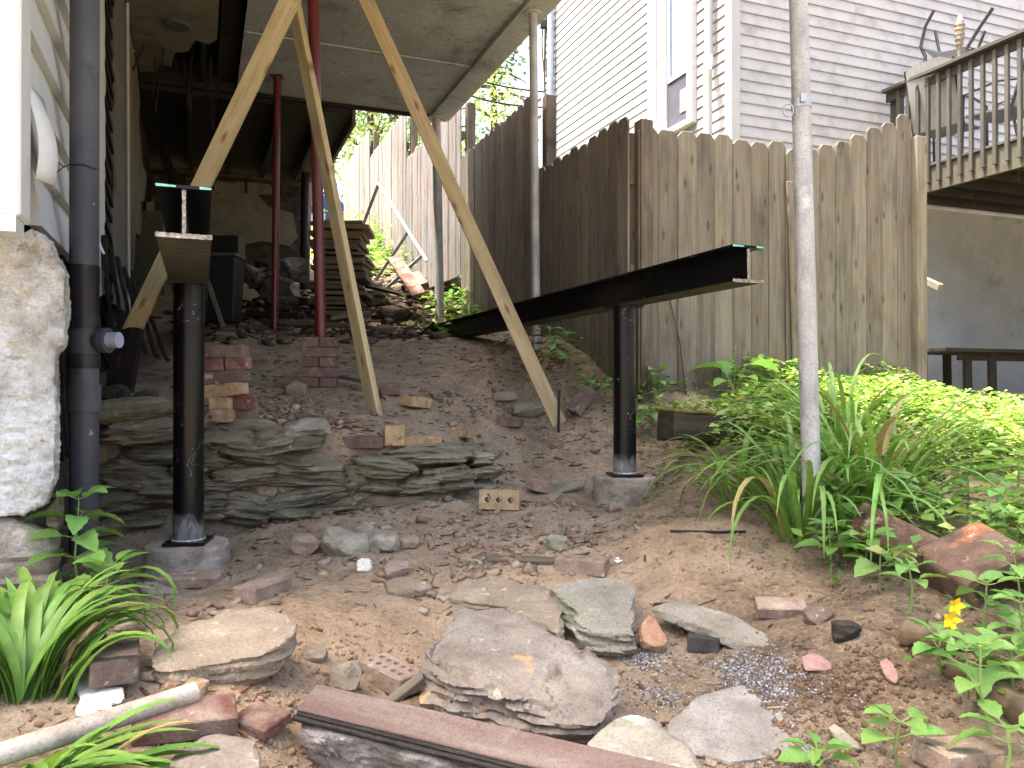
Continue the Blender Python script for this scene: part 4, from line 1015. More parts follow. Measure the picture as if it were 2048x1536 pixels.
slab('block_stone', 'pale blocky stone wedged behind the purple boulder', [(1095,1160),(1130,1145),(1265,1150),(1268,1190),(1265,1235),(1272,1272),(1205,1262),(1160,1255),(1148,1215),(1118,1190)],
     1190, 1205, .12, (-.05,-.35,1), .13, 'pale_stone', .011, .014, 5, .005, .012, 5, .008)
slab('sandy_slab', 'sand-covered slab behind the purple boulder', [(890,1172),(960,1150),(1060,1148),(1095,1168),(1120,1200),(1138,1245),(1125,1258),(1060,1235),(1010,1208),(950,1200),(905,1188)],
     1010, 1190, .05, (0,-.1,1), .07, 'sandstone', .011, .01, 6, .005, .01, 6)
slab('green_stone', 'smooth grey green stone at the bottom beside the boulder', [(1170,1490),(1200,1450),(1255,1418),(1300,1430),(1350,1465),(1400,1500),(1430,1545),(1425,1580),(1160,1580)],
     1290, 1490, .07, (0,-.2,1), .09, 'pale_stone', .010, .010, 5, .003, .006, 7)
slab('concrete_slab', 'gritty grey concrete slab half buried under gravel', [(1330,1440),(1400,1385),(1490,1350),(1560,1380),(1625,1425),(1640,1462),(1652,1500),(1560,1508),(1450,1520),(1390,1505)],
     1500, 1440, .022, (.03,-.12,1), .06, 'grey_slab', .010, .006, 7, .004, .003, 8)
slab('slate_strip', 'long grey green slate strip lying on the dark soil', [(1302,1205),(1322,1192),(1400,1205),(1470,1230),(1530,1262),(1578,1292),(1560,1298),(1480,1285),(1400,1250),(1330,1222)],
     1440, 1248, .05, (.12,-.25,1), .035, 'slate', .008, .006, 8, .003, .003, 9)
slab('sandy_stone', 'dusty stone at the bottom under the broken red bricks', [(330,1530),(370,1480),(450,1462),(512,1480),(520,1545),(500,1590),(320,1590)],
     430, 1515, .05, (0,-.2,1), .08, 'purple_stone', .010, .012, 6, .004, .006, 10)
slab('slate_sliver', 'thin slate sliver near the column footing', [(268,1158),(300,1158),(362,1182),(350,1192),(300,1186),(280,1176)], 315, 1175, .025, (0,-.4,1), .02, 'slate', .007, .004, 9, .002, .002, 11)
slab('slate_sliver', 'thin slate beside the broken half brick', [(1098,968),(1130,962),(1175,958),(1172,968),(1130,980),(1105,992)], 1135, 975, .03, (0,-.5,1), .02, 'slate', .008, .004, 9, .002, .002, 12)
slab('slate_sliver', 'dark slate sliver on edge by the concrete slab', [(1645,1442),(1665,1440),(1700,1468),(1732,1495),(1715,1498),(1672,1478)], 1690, 1475, .03, (-.2,-.5,1), .02, 'slate', .007, .004, 9, .002, .002, 13)
slab('flat_stone', 'flat sandy stone left of the sand-covered slab', [(770,1160),(800,1150),(855,1152),(862,1165),(840,1175),(780,1180)], 815, 1168, .035, (0,-.2,1), .04, 'sandstone', .008, .006, 8, .003, .004, 14)
slab('flat_stone', 'pinkish flat stone above the white quartz lump', [(768,1128),(790,1112),(815,1110),(822,1128),(800,1140),(772,1148)], 795, 1130, .04, (.1,-.3,1), .04, 'brick_grey', .008, .006, 8, .003, .003, 15)
slab('plaster_sheet', 'broken sheet of white plaster beside the daylilies', [(140,1350),(150,1292),(186,1296),(196,1345),(208,1372),(248,1372),(252,1396),(222,1402),(232,1420),(200,1428),(150,1424),(160,1390)], 190, 1360, .02, (.0,-.15,1), .014, 'white_plaster', .008, .003, 9, .002, 0, 16, cat='plaster')
slab('orange_chunk', 'bright orange broken clay chunk beside the pale block', [(1280,1250),(1300,1225),(1318,1240),(1325,1262),(1338,1272),(1330,1290),(1300,1292),(1278,1272)], 1305, 1268, .055, (.1,-.6,1), .05, 'brick_orange', .008, .006, 9, .003, 0, 17, cat='clay chunk')
slab('tile_piece', 'purple pink tile fragment in the dark soil', [(1600,1312),(1625,1302),(1642,1310),(1665,1325),(1662,1342),(1610,1335)], 1632, 1325, .02, (0,-.4,1), .012, 'pink_tile', .006, .002, 9, .001, 0, 18, cat='tile')
slab('tile_piece', 'salmon pink tile fragment standing in the dark soil', [(1756,1318),(1772,1312),(1788,1330),(1800,1352),(1790,1368),(1768,1350)], 1778, 1345, .025, (-.2,-.9,1), .012, 'pink_tile', .006, .002, 9, .001, 0, 19, cat='tile')
def lump(label, px, py, w, h, mat, seed, dep=None, cat='stone', sub=3, rz=0.0, name='stone', up=.3, flat=.45):
    q = onG(px, py); s_ = q.y / F
    o = rock(name, q + Vector((0, 0, h * s_ * up)), (w * s_, (dep or w * .8) * s_, h * s_), MT[mat], None, sub, .13, seed, .004, (random.uniform(-.15, .15), random.uniform(-.15, .15), rz), flat)
    return tag(o, label, cat, 'small stones in the dirt')
lump('sandy cube of rock beside the ten-hole brick', 692, 1378, 66, 70, 'sandstone', 21)
lump('small sandy rock above the sandy cube', 627, 1318, 56, 36, 'sandstone', 22)
lump('tan chunk beside the end of the white pipe', 388, 1392, 62, 42, 'brick_tan', 23)
lump('orange rock fragment left of the white pipe end', 345, 1385, 56, 30, 'brick_orange', 24)
lump('reddish stone right of the column footing', 612, 1102, 66, 44, 'brick_grey', 25)
lump('grey lumpy stone at the foot of the retaining wall', 690, 1105, 96, 62, 'slate', 26)
lump('pale lichen-covered stone behind the grey lumpy stone', 728, 1085, 46, 56, 'pale_stone', 27)
lump('bluish stone right of the lichen-covered stone', 765, 1102, 66, 50, 'slate', 28)
lump('square brown fragment above the pinkish flat stone', 818, 1095, 48, 30, 'brick_grey', 29)
lump('whitish round stone beside the pale ribbed brick', 1112, 1098, 50, 40, 'pale_stone', 30)
lump('small brown lump in front of the footing by the fence', 1228, 1022, 24, 22, 'brick_grey', 31)
lump('white quartz lump lying on the bare dirt', 730, 1140, 30, 28, 'white_plaster', 32, flat=.2)
lump('sandy stone beside the tan flat stone top', 262, 1262, 56, 40, 'sandstone', 33)
lump('grey rubble lump at the edge of the charcoal brick', 1480, 1292, 46, 30, 'aggregate', 34)
lump('brown clod right of the ribbed pink brick', 1690, 1275, 60, 46, 'dark_stone', 35)
lump('purple rock sliver beside the ribbed pink brick', 1635, 1240, 56, 36, 'brick_purple', 36)
lump('dark stone slab leaning on the slope by the weeds', 1060, 830, 80, 36, 'slate', 37)
lump('grey stone uphill of the leaning dark slab', 1010, 800, 50, 26, 'slate', 38)
lump('light wedge of rock at the end of the retaining wall', 985, 905, 46, 26, 'pale_stone', 39)
lump('brown stone above the retaining wall left of the orange tile', 620, 868, 100, 40, 'slate', 40)
lump('loose stone at the foot of the brick pier', 590, 790, 46, 36, 'sandstone', 41)
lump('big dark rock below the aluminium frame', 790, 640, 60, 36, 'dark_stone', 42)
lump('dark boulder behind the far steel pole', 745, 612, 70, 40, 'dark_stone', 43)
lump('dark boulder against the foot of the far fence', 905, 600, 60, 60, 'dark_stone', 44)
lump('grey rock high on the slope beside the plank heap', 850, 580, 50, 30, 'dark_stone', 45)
lump('brown rock in the grass below the bleached fence', 790, 520, 50, 30, 'dark_stone', 46)
lump('dark mossy rock at the corner of the white pipe and weeds', 300, 1360, 40, 24, 'sandstone', 47)
lump('grey rock in the shade by the dark stake', 235, 800, 60, 36, 'dark_stone', 48)
lump('broken dark rock beside the dark stake foot', 290, 805, 50, 30, 'dark_stone', 49)

# maroon trim beam with moulding and broken concrete clinging to it
tb = thing('trim_beam', 'broken maroon painted timber with black moulding and concrete, at the bottom', 'timber', onG(800, 1500))
a, b = P(598, 1408, 1.93), P(1230, 1560, 1.62)
ax = (b - a).normalized(); upn = Vector((0.05, -.45, 1)); upn = (upn - ax * upn.dot(ax)).normalized(); sd_ = ax.cross(upn)
if sd_.y > 0: sd_ = -sd_
def loc(t, s_, h_): return a + ax * t + sd_ * s_ + upn * h_
L_ = (b - a).length + .25
def bar(nm, s0, s1, h0, h1, mt, t0=0.0, t1=None, jit=0.0):
    p0, p1 = loc(t0, (s0 + s1) / 2, (h0 + h1) / 2), loc(t1 or L_, (s0 + s1) / 2, (h0 + h1) / 2)
    return board(nm, p0, p1, sd_, s1 - s0, h1 - h0, MT[mt], tb, cuts=12, jitter=jit)
bar('top_plank', -.075, .012, -.02, .0, 'maroon_paint', jit=.002)
bar('moulding_step', .012, .022, -.024, -.004, 'black_trim', .005)
MB().tube([loc(t * L_ / 12 + .003, .028, -.014) for t in range(13)], .0075, 10).build('moulding_bead', MT['black_trim'], tb, smooth=True)
bar('front_plank', .008, .02, -.075, -.026, 'maroon_paint', .01, jit=.003)
ch = [loc(t, .035 + .012 * math.sin(t * 23), -.03 - .008 * math.sin(t * 31)) for t in [.02 + k * .05 for k in range(11)]]
ch2 = [loc(t, .03 + .02 * math.sin(t * 17), -.14) for t in [.02 + k * .05 for k in range(11)]]
stone('concrete_crust', MB().prism(ch + ch2[::-1], -sd_ * .05), MT['aggregate'], .009, .014, 12, .006, 0, tb, 51)
stone('concrete_crust', MB().prism([loc(.04, .05, -.045), loc(.10, .055, -.04), loc(.13, .05, -.075), loc(.05, .05, -.09)], -sd_ * .04), MT['aggregate'], .008, .01, 14, .005, 0, tb, 52)

# white plastic pipe
wp = thing('plastic_pipe', 'dirty white plastic pipe lying across the daylilies', 'pipe', P(200, 1450, 1.7))
p0, p1 = P(392, 1383, 1.86), P(-60, 1528, 1.55)
MB().tube([p0, p0.lerp(p1, .5), p1], .0235, 24, False).build('pipe_wall', MT['pvc_white'], wp, smooth=True)
dr = (p1 - p0).normalized()
MB().tube([p0 + dr * .001, p1], .019, 20, False).build('pipe_bore', MT['pvc_white'], wp, smooth=True)
o = p0.cross(dr)
rim = MB(); q1 = dr.orthogonal().normalized(); q2 = dr.cross(q1); n = 24
vs = [p0 + (q1 * math.cos(2 * math.pi * k / n) + q2 * math.sin(2 * math.pi * k / n)) * r_ for r_ in (.019, .0235) for k in range(n)]
rim.add(vs, [(k, (k + 1) % n, n + (k + 1) % n, n + k) for k in range(n)]).build('pipe_rim', MT['pvc_white'], wp)

# clay flue tiles
def flue(label, c, ax, upd, L, w, h, t):
    ax = Vector(ax).normalized(); upd = Vector(upd); upd = (upd - ax * upd.dot(ax)).normalized(); s_ = ax.cross(upd)
    o = thing('flue_tile', label, 'clay tile', c, 'clay flue tiles in the weeds')
    def ring(a_, b_): 
        pts = []
        for k in range(4):
            q = [(1, 1), (-1, 1), (-1, -1), (1, -1)][k]; r_ = min(a_, b_) * .3; cx, cy = q[0] * (a_ - r_), q[1] * (b_ - r_)
            for j in range(5):
                an = math.pi / 2 * (k + j / 4); pts.append((cx + r_ * math.cos(an), cy + r_ * math.sin(an)))
        return pts
    ro, ri = ring(w / 2, h / 2), ring(w / 2 - t, h / 2 - t); n = len(ro)
    vs = [Vector(c) + ax * e + s_ * x + upd * y for e in (-L / 2, L / 2) for R_ in (ro, ri) for x, y in R_]
    fs = []
    for k in range(n):
        j = (k + 1) % n
        fs += [(k, j, 2 * n + j, 2 * n + k), (n + k, 3 * n + k, 3 * n + j, n + j), (k, n + k, n + j, j), (2 * n + k, 2 * n + j, 3 * n + j, 3 * n + k)]
    MB().add(vs, fs).build('tile_shell', MT['clay'], o, smooth=True)
g = onG(1960, 1200)
flue('large broken clay flue tile lying open towards the camera in the weeds', P(1962, 1150, 2.55), (.10, -.96, -.2), (-.42, .1, .9), .26, .25, .19, .02)
flue('smaller maroon clay tile tilted beside the daylily clump', P(1800, 1085, 2.85), (.62, -.75, -.35), (.35, .2, 1), .30, .16, .14, .016)

# logs, planks and other scraps
def log(label, pts, r, name='rotten_log', mat='rot_log'):
    pts = [Vector(p) for p in pts]; P2 = []
    for i in range(len(pts) - 1):
        for k in range(6): P2.append(pts[i].lerp(pts[i + 1], k / 6))
    P2.append(pts[-1]); L = (pts[-1] - pts[0]).length
    rs = [r * (1 + .25 * math.sin(k * 1.7) * math.sin(k * .6)) for k in range(len(P2))]
    m = frame_x(pts[0], pts[-1], (0, 1, .2)); mi = m.inverted()
    mb = MB().tube([mi @ p for p in P2], rs, 14)
    v = np.array([tuple(q) for q in mb.v]); d = fbm(v * np.array((6, 40, 40)), 3); v = v * (1 + np.stack([0 * d, .22 * d, .22 * d], 1))
    return tag(link(name, mesh(name, v, mb.f), MT[mat], None, m, True), label, 'log')
log('short rotten log under the yellow flowers', [onG(1800, 1262, .03), onG(1880, 1278, .03), onG(1965, 1282, .02)], .035)
log('rotten branch running out of frame in the weeds', [onG(1890, 1335, .02), onG(1960, 1345, .02), onG(2060, 1330, .02)], .03)
log('decayed log at the edge beside tall weeds', [onG(1975, 1385, .03), onG(2080, 1440, .03)], .04)
st_ = board('wood_stick', P(762, 1418, 2.16), P(845, 1352, 2.22), (1, 0, .3), .028, .022, MT['old_wood'], cuts=6, jitter=.006); tag(st_, 'rough wooden stick leaning on the ten-hole brick', 'stick')
pk_ = board('wood_plank', onG(975, 1118, .015), onG(1135, 1122, .015), (0, 1, .2), .05, .016, MT['old_wood'], cuts=8, jitter=.008); tag(pk_, 'thin weathered plank lying beside the pale ribbed brick', 'plank')
tie = board('timber_tie', P(1330, 850, 4.25), P(1610, 868, 4.65), (0, 0, 1), .15, .17, MT['mossy_tie'], cuts=14, jitter=.02, bev=.012); tag(tie, 'old mossy timber tie edging the weed bed', 'timber')
mc = board_mesh(.98, .165, .02, .006, .02, 14, 'moss'); m_ = frame_x(P(1330, 850, 4.25), P(1610, 868, 4.65), (0, 1, 0)); m_.translation += Vector((0, 0, .078))
link('moss_cap', mc, MT['moss'], tie, m_)
pp_ = MB().tube([onG(1340, 1062, .01), onG(1440, 1064, .012), onG(1490, 1063, .01)], .006, 6).build('thin_rod', MT['wire']); tag(pp_, 'thin rusty rod lying near the daylilies', 'rod')
wpz = onG(1234, 1125, .012); wps = MB()
for k in range(5):
    r0 = [wpz + Vector((random.uniform(-.025, .025), random.uniform(-.015, .015), random.uniform(0, .025))) for _ in range(3)]; wps.add(r0, [(0, 1, 2)])
tag(wps.build('paper_scrap', MT['paper']), 'crumpled white paper scrap on the sandy mound', 'paper')
yl = onG(740, 1050, .012)
tag(MB().add([yl + Vector((-.035, 0, 0)), yl + Vector((-.01, -.012, .004)), yl + Vector((.035, -.004, .012)), yl + Vector((.0, .012, .01))], [(0, 1, 2, 3)]).build('dry_leaf', MT['petal']), 'yellow dry leaf at the foot of the stone wall', 'leaf')

# ------------------------------------------------------------------ clutter at the back of the crawl space
base = P(684, 632, 8.55)
ORD = ['topmost board'] + [q + ' board from the top' for q in 'second third fourth fifth sixth seventh eighth ninth tenth eleventh twelfth thirteenth fourteenth fifteenth sixteenth seventeenth eighteenth'.split()] + ['lowest board']
for k in range(19):
    z = Gp(base.x, base.y) - .02 + .052 * k
    a = Vector((base.x - .27 + random.uniform(-.04, .04), base.y + random.uniform(-.05, .05), z + .02)); b = a + Vector((.52 + random.uniform(-.05, .05), random.uniform(-.03, .05), random.uniform(-.012, .012)))
    t = random.choice((.03, .038, .045))
    o = board('stacked_plank', a, b, (0, 1, 0), .62, t, MT['old_wood'] if k < 15 else MT['cardboard'], cuts=3, jitter=.006)
    tag(o, ORD[18 - k] + ' in the tall stack of weathered boards behind the red post', 'board', 'boards in the tall stack')
af = thing('aluminium_frame', 'bent aluminium frame leaning on the rubble in front of bleached fence', 'frame', P(800, 560, 9.0))
for a, b, da, db in (((757, 367), (853, 522), 9.2, 8.8), ((757, 367), (724, 455), 9.2, 9.5), ((817, 462), (752, 560), 9.0, 9.3), ((843, 512), (756, 592), 8.85, 9.1)):
    pa, pb_ = P(*a, da), P(*b, db); board('bar', pa, pb_, (1, 0, 0), .036, .024, MT['aluminium'], af)
def plank(label, a, b, side, w, t, mat='old_wood', cat='plank', name='plank', jit=.006):
    return tag(board(name, a, b, side, w, t, MT[mat], cuts=5, jitter=jit), label, cat, 'scrap boards on the ground')
plank('maroon painted plank sliding down the rubble heap', P(788, 514, 8.9), P(838, 590, 8.1), (1, 0, .2), .14, .03, 'brick_red')
plank('short brown plank end beside the maroon plank', P(828, 548, 8.7), P(845, 572, 8.3), (1, 0, .2), .13, .05, 'old_wood')
plank('dark board crossing the rubble under the aluminium frame', P(735, 572, 8.6), P(850, 600, 8.2), (0, 1, .3), .09, .03, 'dark_wood')
plank('grey board on the ground right of the red post base', P(655, 640, 7.3), P(735, 628, 7.6), (0, 1, 0), .12, .04, 'old_wood')
plank('long grey board lying below the stacked boards', P(560, 645, 7.2), P(700, 652, 7.0), (0, 1, 0), .10, .04, 'old_wood')
plank('dark board lying behind the thin red post', P(495, 628, 7.7), P(600, 632, 7.6), (0, 1, 0), .12, .05, 'dark_wood')
plank('pale board scrap near the base of the brick pier', P(672, 752, 5.1), P(735, 765, 4.9), (0, 1, 0), .05, .025, 'old_wood')
plank('pale stick leaning against the black bin', P(410, 545, 6.6), P(446, 655, 6.4), (1, 0, 0), .035, .02, 'old_wood', 'stick', 'stick')
plank('dark board propped diagonally against the plaster wall', P(322, 290, 7.8), P(352, 380, 7.4), (1, 0, 0), .09, .03, 'dark_wood')
wpn = MB().prism([P(285, 420, 6.5), P(326, 422, 6.35), P(330, 590, 6.2), P(268, 592, 6.4)], (0, .02, 0)).build('leaning_panel', MT['grey_panel'], None)
tag(wpn, 'pale grey sheet leaning against the house wall in the dark', 'panel')
# bin
bc = P(448, 645, 7.0); bz = bc.z
bn = thing('plastic_bin', 'black plastic bin standing in the dark crawl space', 'bin', bc)
def fr(z, w, d): return [Vector((bc.x + x * w, bc.y + y * d, z)) for x, y in ((-1, -1), (1, -1), (1, 1), (-1, 1))]
r0, r1 = fr(bz, .115, .11), fr(bz + .56, .14, .135)
MB().add(r0 + r1, [(3, 2, 1, 0), (0, 1, 5, 4), (1, 2, 6, 5), (2, 3, 7, 6), (3, 0, 4, 7), (4, 5, 6, 7)]).build('tub', MT['dark_plastic'], bn, bevel=.01)
MB().box((bc.x, bc.y, bz + .575), .30, .29, .03).build('lid', MT['pvc_grey'], bn, bevel=.008)
MB().box((bc.x, bc.y - .13, bz + .45), .1, .02, .03).build('handle', MT['dark_plastic'], bn)
bx2 = MB().box(P(455, 500, 7.4), .26, .2, .24).build('dark_box', MT['dark_plastic'], None, bevel=.006); tag(bx2, 'dark box sitting behind the black bin', 'box')
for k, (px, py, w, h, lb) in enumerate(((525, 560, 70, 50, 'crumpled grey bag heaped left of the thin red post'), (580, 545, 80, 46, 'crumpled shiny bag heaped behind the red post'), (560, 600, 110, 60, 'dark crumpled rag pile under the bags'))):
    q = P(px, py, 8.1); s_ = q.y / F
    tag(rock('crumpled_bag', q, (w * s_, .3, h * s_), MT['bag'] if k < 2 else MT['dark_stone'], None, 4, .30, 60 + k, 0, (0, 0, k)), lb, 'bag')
dpp = MB().tube([P(608, 630, 9.6), P(612, 345, 9.6)], .06, 14).build('downpipe', MT['pvc_black'], None, smooth=True); tag(dpp, 'dark pipe standing at the end of the back wall', 'pipe')
ws = board('white_strip', P(621, 365, 8.5), P(617, 492, 8.5), (1, 0, 0), .035, .006, MT['trim_white']); tag(ws, 'narrow white strip hanging behind the red post', 'strip')

# ------------------------------------------------------------------ deck furniture, under-deck table
DF = 7.2
def tubes(name, lst, r, mat, parent, n=8):
    for pts in lst: MB().tube(pts, r, n).build(name, MT[mat], parent, smooth=True)
def D(px, py, v=DF): return onV(px, py, v)
ic = thing('upturned_chair', 'dark patio chair turned upside down above the deck railing', 'chair', D(1900, 150))
tubes('leg', [[D(1870, 18), D(1852, 52), D(1843, 92), D(1852, 112), D(1851, 128), D(1842, 126)], [D(1988, 14), D(1960, 55), D(1936, 94), D(1945, 98)]], .018, 'furniture', ic)
tubes('leg', [[D(1890, 128, 7.6), D(1880, 100, 7.6), D(1872, 60, 7.6)], [D(1950, 128, 7.6), D(1960, 90, 7.6), D(1972, 60, 7.6)]], .016, 'furniture', ic)
MB().prism([D(1847, 96), D(1880, 104), D(1938, 92), D(1930, 110), D(1885, 124), D(1872, 118)], VV * .4).build('seat', MT['sling_dark'], ic)
tubes('armrest', [[D(1846, 124), D(1870, 150), D(1900, 165)], [D(1938, 98), D(1945, 140), D(1940, 170)]], .016, 'furniture', ic)
def patio_chair(label, u, v, yaw, mat):
    o = thing('patio_chair', label, 'chair', W(u, v, DZ + .03), 'patio chairs on the deck')
    Rm = Matrix.Rotation(yaw, 3, 'Z'); c = W(u, v, DZ + .03)
    def q(x, y, z): return c + Rm @ Vector((x, y, z))
    MB().prism([q(-.24, -.24, .42), q(.24, -.24, .42), q(.24, .22, .38), q(-.24, .22, .38)], (0, 0, .02)).build('seat', MT[mat], o)
    bk = [q(-.24, .22, .38), q(.24, .22, .38), q(.23, .40, .98), q(.12, .42, 1.03), q(-.12, .42, 1.03), q(-.23, .40, .98)]
    MB().prism(bk, Rm @ Vector((0, .02, 0))).build('backrest', MT[mat], o)
    for sx in (-1, 1):
        MB().tube([q(sx * .27, -.26, 0), q(sx * .27, -.24, .63), q(sx * .27, .1, .66), q(sx * .26, .3, .62)], .014, 8).build('armrest', MT['furniture'], o, smooth=True)
        MB().tube([q(sx * .26, .30, 0), q(sx * .25, .22, .38), q(sx * .24, .41, 1.0)], .014, 8).build('leg', MT['furniture'], o, smooth=True)
    return o
patio_chair('pale sling patio chair on the deck near the house corner', 6.1, 7.25, 2.2, 'sling')
patio_chair('grey patio chair in the middle of the deck behind balusters', 5.55, 7.35, 3.6, 'sling')
patio_chair('dark patio chair on the deck nearest the frame edge', 4.95, 7.4, 2.7, 'sling_dark')
tt = thing('torch', 'woven bamboo garden torch standing above the deck rail', 'torch', D(1921, 300, 7.0))
tp, tb2 = D(1922, 40, 7.0), D(1920, 104, 7.0)
ax = tp - tb2
MB().tube([tb2 + ax * t for t in (-.05, 0, .3, .5, .85, 1.0)], [.012, .014, .034, .042, .042, .03], 14).build('basket', MT['bamboo'], tt, smooth=True)
for k in range(5):
    t = .25 + .15 * k; c = tb2 + ax * t; r_ = [.033, .039, .043, .044, .043][k]
    MB().tube([c + Vector((r_ * math.cos(a), r_ * math.sin(a), 0)) for a in [2 * math.pi * j / 14 for j in range(15)]], .004, 5, False).build('weave_ring', MT['bamboo'], tt)
MB().tube([tp, tp + ax.normalized() * .05], [.03, .02], 10).build('canister', MT['aluminium'], tt, smooth=True)
MB().tube([Vector((tb2.x, tb2.y, DZ + .03)), tb2], .014, 8).build('pole', MT['bamboo'], tt)
pt = thing('picnic_table', 'dark wooden table in the shade under the deck', 'table', onU(1960, 850, 5.6))
tz = onU(1862, 700, 5.6).z
v0 = uv_of(onU(1860, 700, 5.6))[1]
for k in range(5):
    board('top_board', W(5.5 + .14 * k, v0, tz), W(5.5 + .14 * k, v0 + 1.7, tz), UU, .132, .036, MT['dark_wood'], pt)
for v in (v0 + .42, v0 + .75, v0 + 1.4):
    board('leg', W(5.55, v, tz - .02), W(5.55, v + .02, tz - .78), VV, .085, .04, MT['dark_wood'], pt)
    board('leg', W(6.05, v, tz - .02), W(6.05, v + .02, tz - .78), VV, .085, .04, MT['dark_wood'], pt)
board('brace_board', W(5.55, v0 + .3, tz - .05), W(5.55, v0 + 1.5, tz - .05), (0, 0, 1), .09, .035, MT['dark_wood'], pt)
bwd = board('wood_scrap', onU(1850, 560, 4.7), onU(1882, 575, 4.5), (0, 0, 1), .05, .04, MT['fence']); tag(bwd, 'short board end sticking out past the fence end post', 'board')

# ------------------------------------------------------------------ parked car far up the hill
cp = P(690, 452, 17.0); cz = Gp(cp.x, cp.y)
car = thing('parked_car', 'blue car parked at the top of the slope, mostly hidden', 'car', cp)
prof = [(0,.35),(0,.62),(.12,.78),(.9,.92),(1.35,.98),(2.0,1.42),(3.2,1.46),(3.9,1.05),(4.4,.98),(4.45,.4),(3.95,.3),(3.9,.55),(3.65,.68),(3.35,.68),(3.1,.55),(3.05,.28),(1.3,.28),(1.25,.55),(1.0,.68),(.7,.68),(.45,.55),(.4,.3)]
CD = -VV; CN = UU
def cq(x, y, z): return Vector((cp.x, cp.y, cz)) + CD * x + CN * y + Vector((0, 0, z))
MB().prism([cq(x, 0, z) for x, z in prof], CN * 1.7).build('body', MT['car_blue'], car, bevel=.03)
MB().prism([cq(1.5, -.008, 1.0), cq(2.05, -.008, 1.36), cq(2.5, -.008, 1.38), cq(2.5, -.008, 1.0)], CN * .02).build('side_window', MT['pane'], car)
MB().prism([cq(2.58, -.008, 1.0), cq(2.58, -.008, 1.38), cq(3.15, -.008, 1.38), cq(3.6, -.008, 1.02)], CN * .02).build('side_window', MT['pane'], car)
for x in (.85, 3.5):
    c = cq(x, .1, .31); wh = MB().tube([c - CN * .1, c + CN * .1], .31, 24).build('wheel', MT['tyre'], car, smooth=True)
    MB().tube([c - CN * .112, c - CN * .1], .19, 18).build('rim', MT['aluminium'], wh, smooth=True)
MB().box(cq(.05, .25, .68), .1, .3, .1, Matrix.Rotation(YAW, 3, 'Z')).build('headlight', MT['aluminium'], car)

# ------------------------------------------------------------------ plants
def leaf_mesh(kind=0):
    key = ('leaf', kind)
    if key in _mesh_cache: return _mesh_cache[key]
    n = 9; vs = []; fs = []
    wid = (.30, .26, .34)[kind % 3]
    for i in range(n + 1):
        t = i / n; w = wid * math.sin(math.pi * t ** .75) ** .8 * (1 + (.10 if i % 2 else -.06)) if 0 < i < n else .004
        z = (-.10 - .12 * (kind % 3)) * t * t + .03 * math.sin(3 * t)
        vs += [(t, -w, z + .10 * w / wid), (t, 0, z), (t, w, z + .10 * w / wid)]
    for i in range(n):
        a = i * 3; fs += [(a, a + 1, a + 4, a + 3), (a + 1, a + 2, a + 5, a + 4)]
    me = mesh('leaf', vs, fs); me.materials.append(MT['leaf']); me.polygons.foreach_set('use_smooth', [True] * len(me.polygons))
    _mesh_cache[key] = me; return me
def put_leaf(parent, p, az, el, size, roll=0.0, kind=0, name='leaf'):
    m = Matrix.Translation(p) @ Matrix.Rotation(az, 4, 'Z') @ Matrix.Rotation(-el, 4, 'Y') @ Matrix.Rotation(roll, 4, 'X') @ Matrix.Scale(size, 4)
    return link(name, leaf_mesh(kind), None, parent, m)
def weed(label, b, h, whorls, size, lean=(0, 0), per=3, cat='plant', group='broad-leaved weeds', spread=1.0, petiole=.35):
    b = Vector(b); o = thing('weed', label, cat, b, group)
    top = b + Vector((lean[0], lean[1], h)); mid = b.lerp(top, .5) + Vector((random.uniform(-.015, .015), random.uniform(-.01, .01), 0))
    MB().tube([b - Vector((0, 0, .02)), mid, top], [.0045, .0035, .002], 7).build('stem', MT['stem'], o, smooth=True)
    az0 = random.uniform(0, 6.28)
    for k in range(whorls):
        t = .35 + .65 * (k + 1) / whorls if whorls > 1 else 1.0
        p = b.lerp(mid, t * 2) if t < .5 else mid.lerp(top, t * 2 - 1)
        n = per + (1 if k == whorls - 1 else 0); s_ = size * (1.05 - .35 * k / max(1, whorls))
        for j in range(n):
            az = az0 + k * 1.1 + j * 2 * math.pi / n + random.uniform(-.3, .3); el = random.uniform(.0, .5) + (.2 if k == whorls - 1 else 0)
            d = Vector((math.cos(az), math.sin(az), .35)) * s_ * petiole * spread
            st = MB().tube([p, p + d], .0016, 5).build('petiole', MT['stem'], o)
            put_leaf(o, p + d, az, el - .15, s_ * random.uniform(.8, 1.15), random.uniform(-.4, .4), random.randrange(3))
    return o
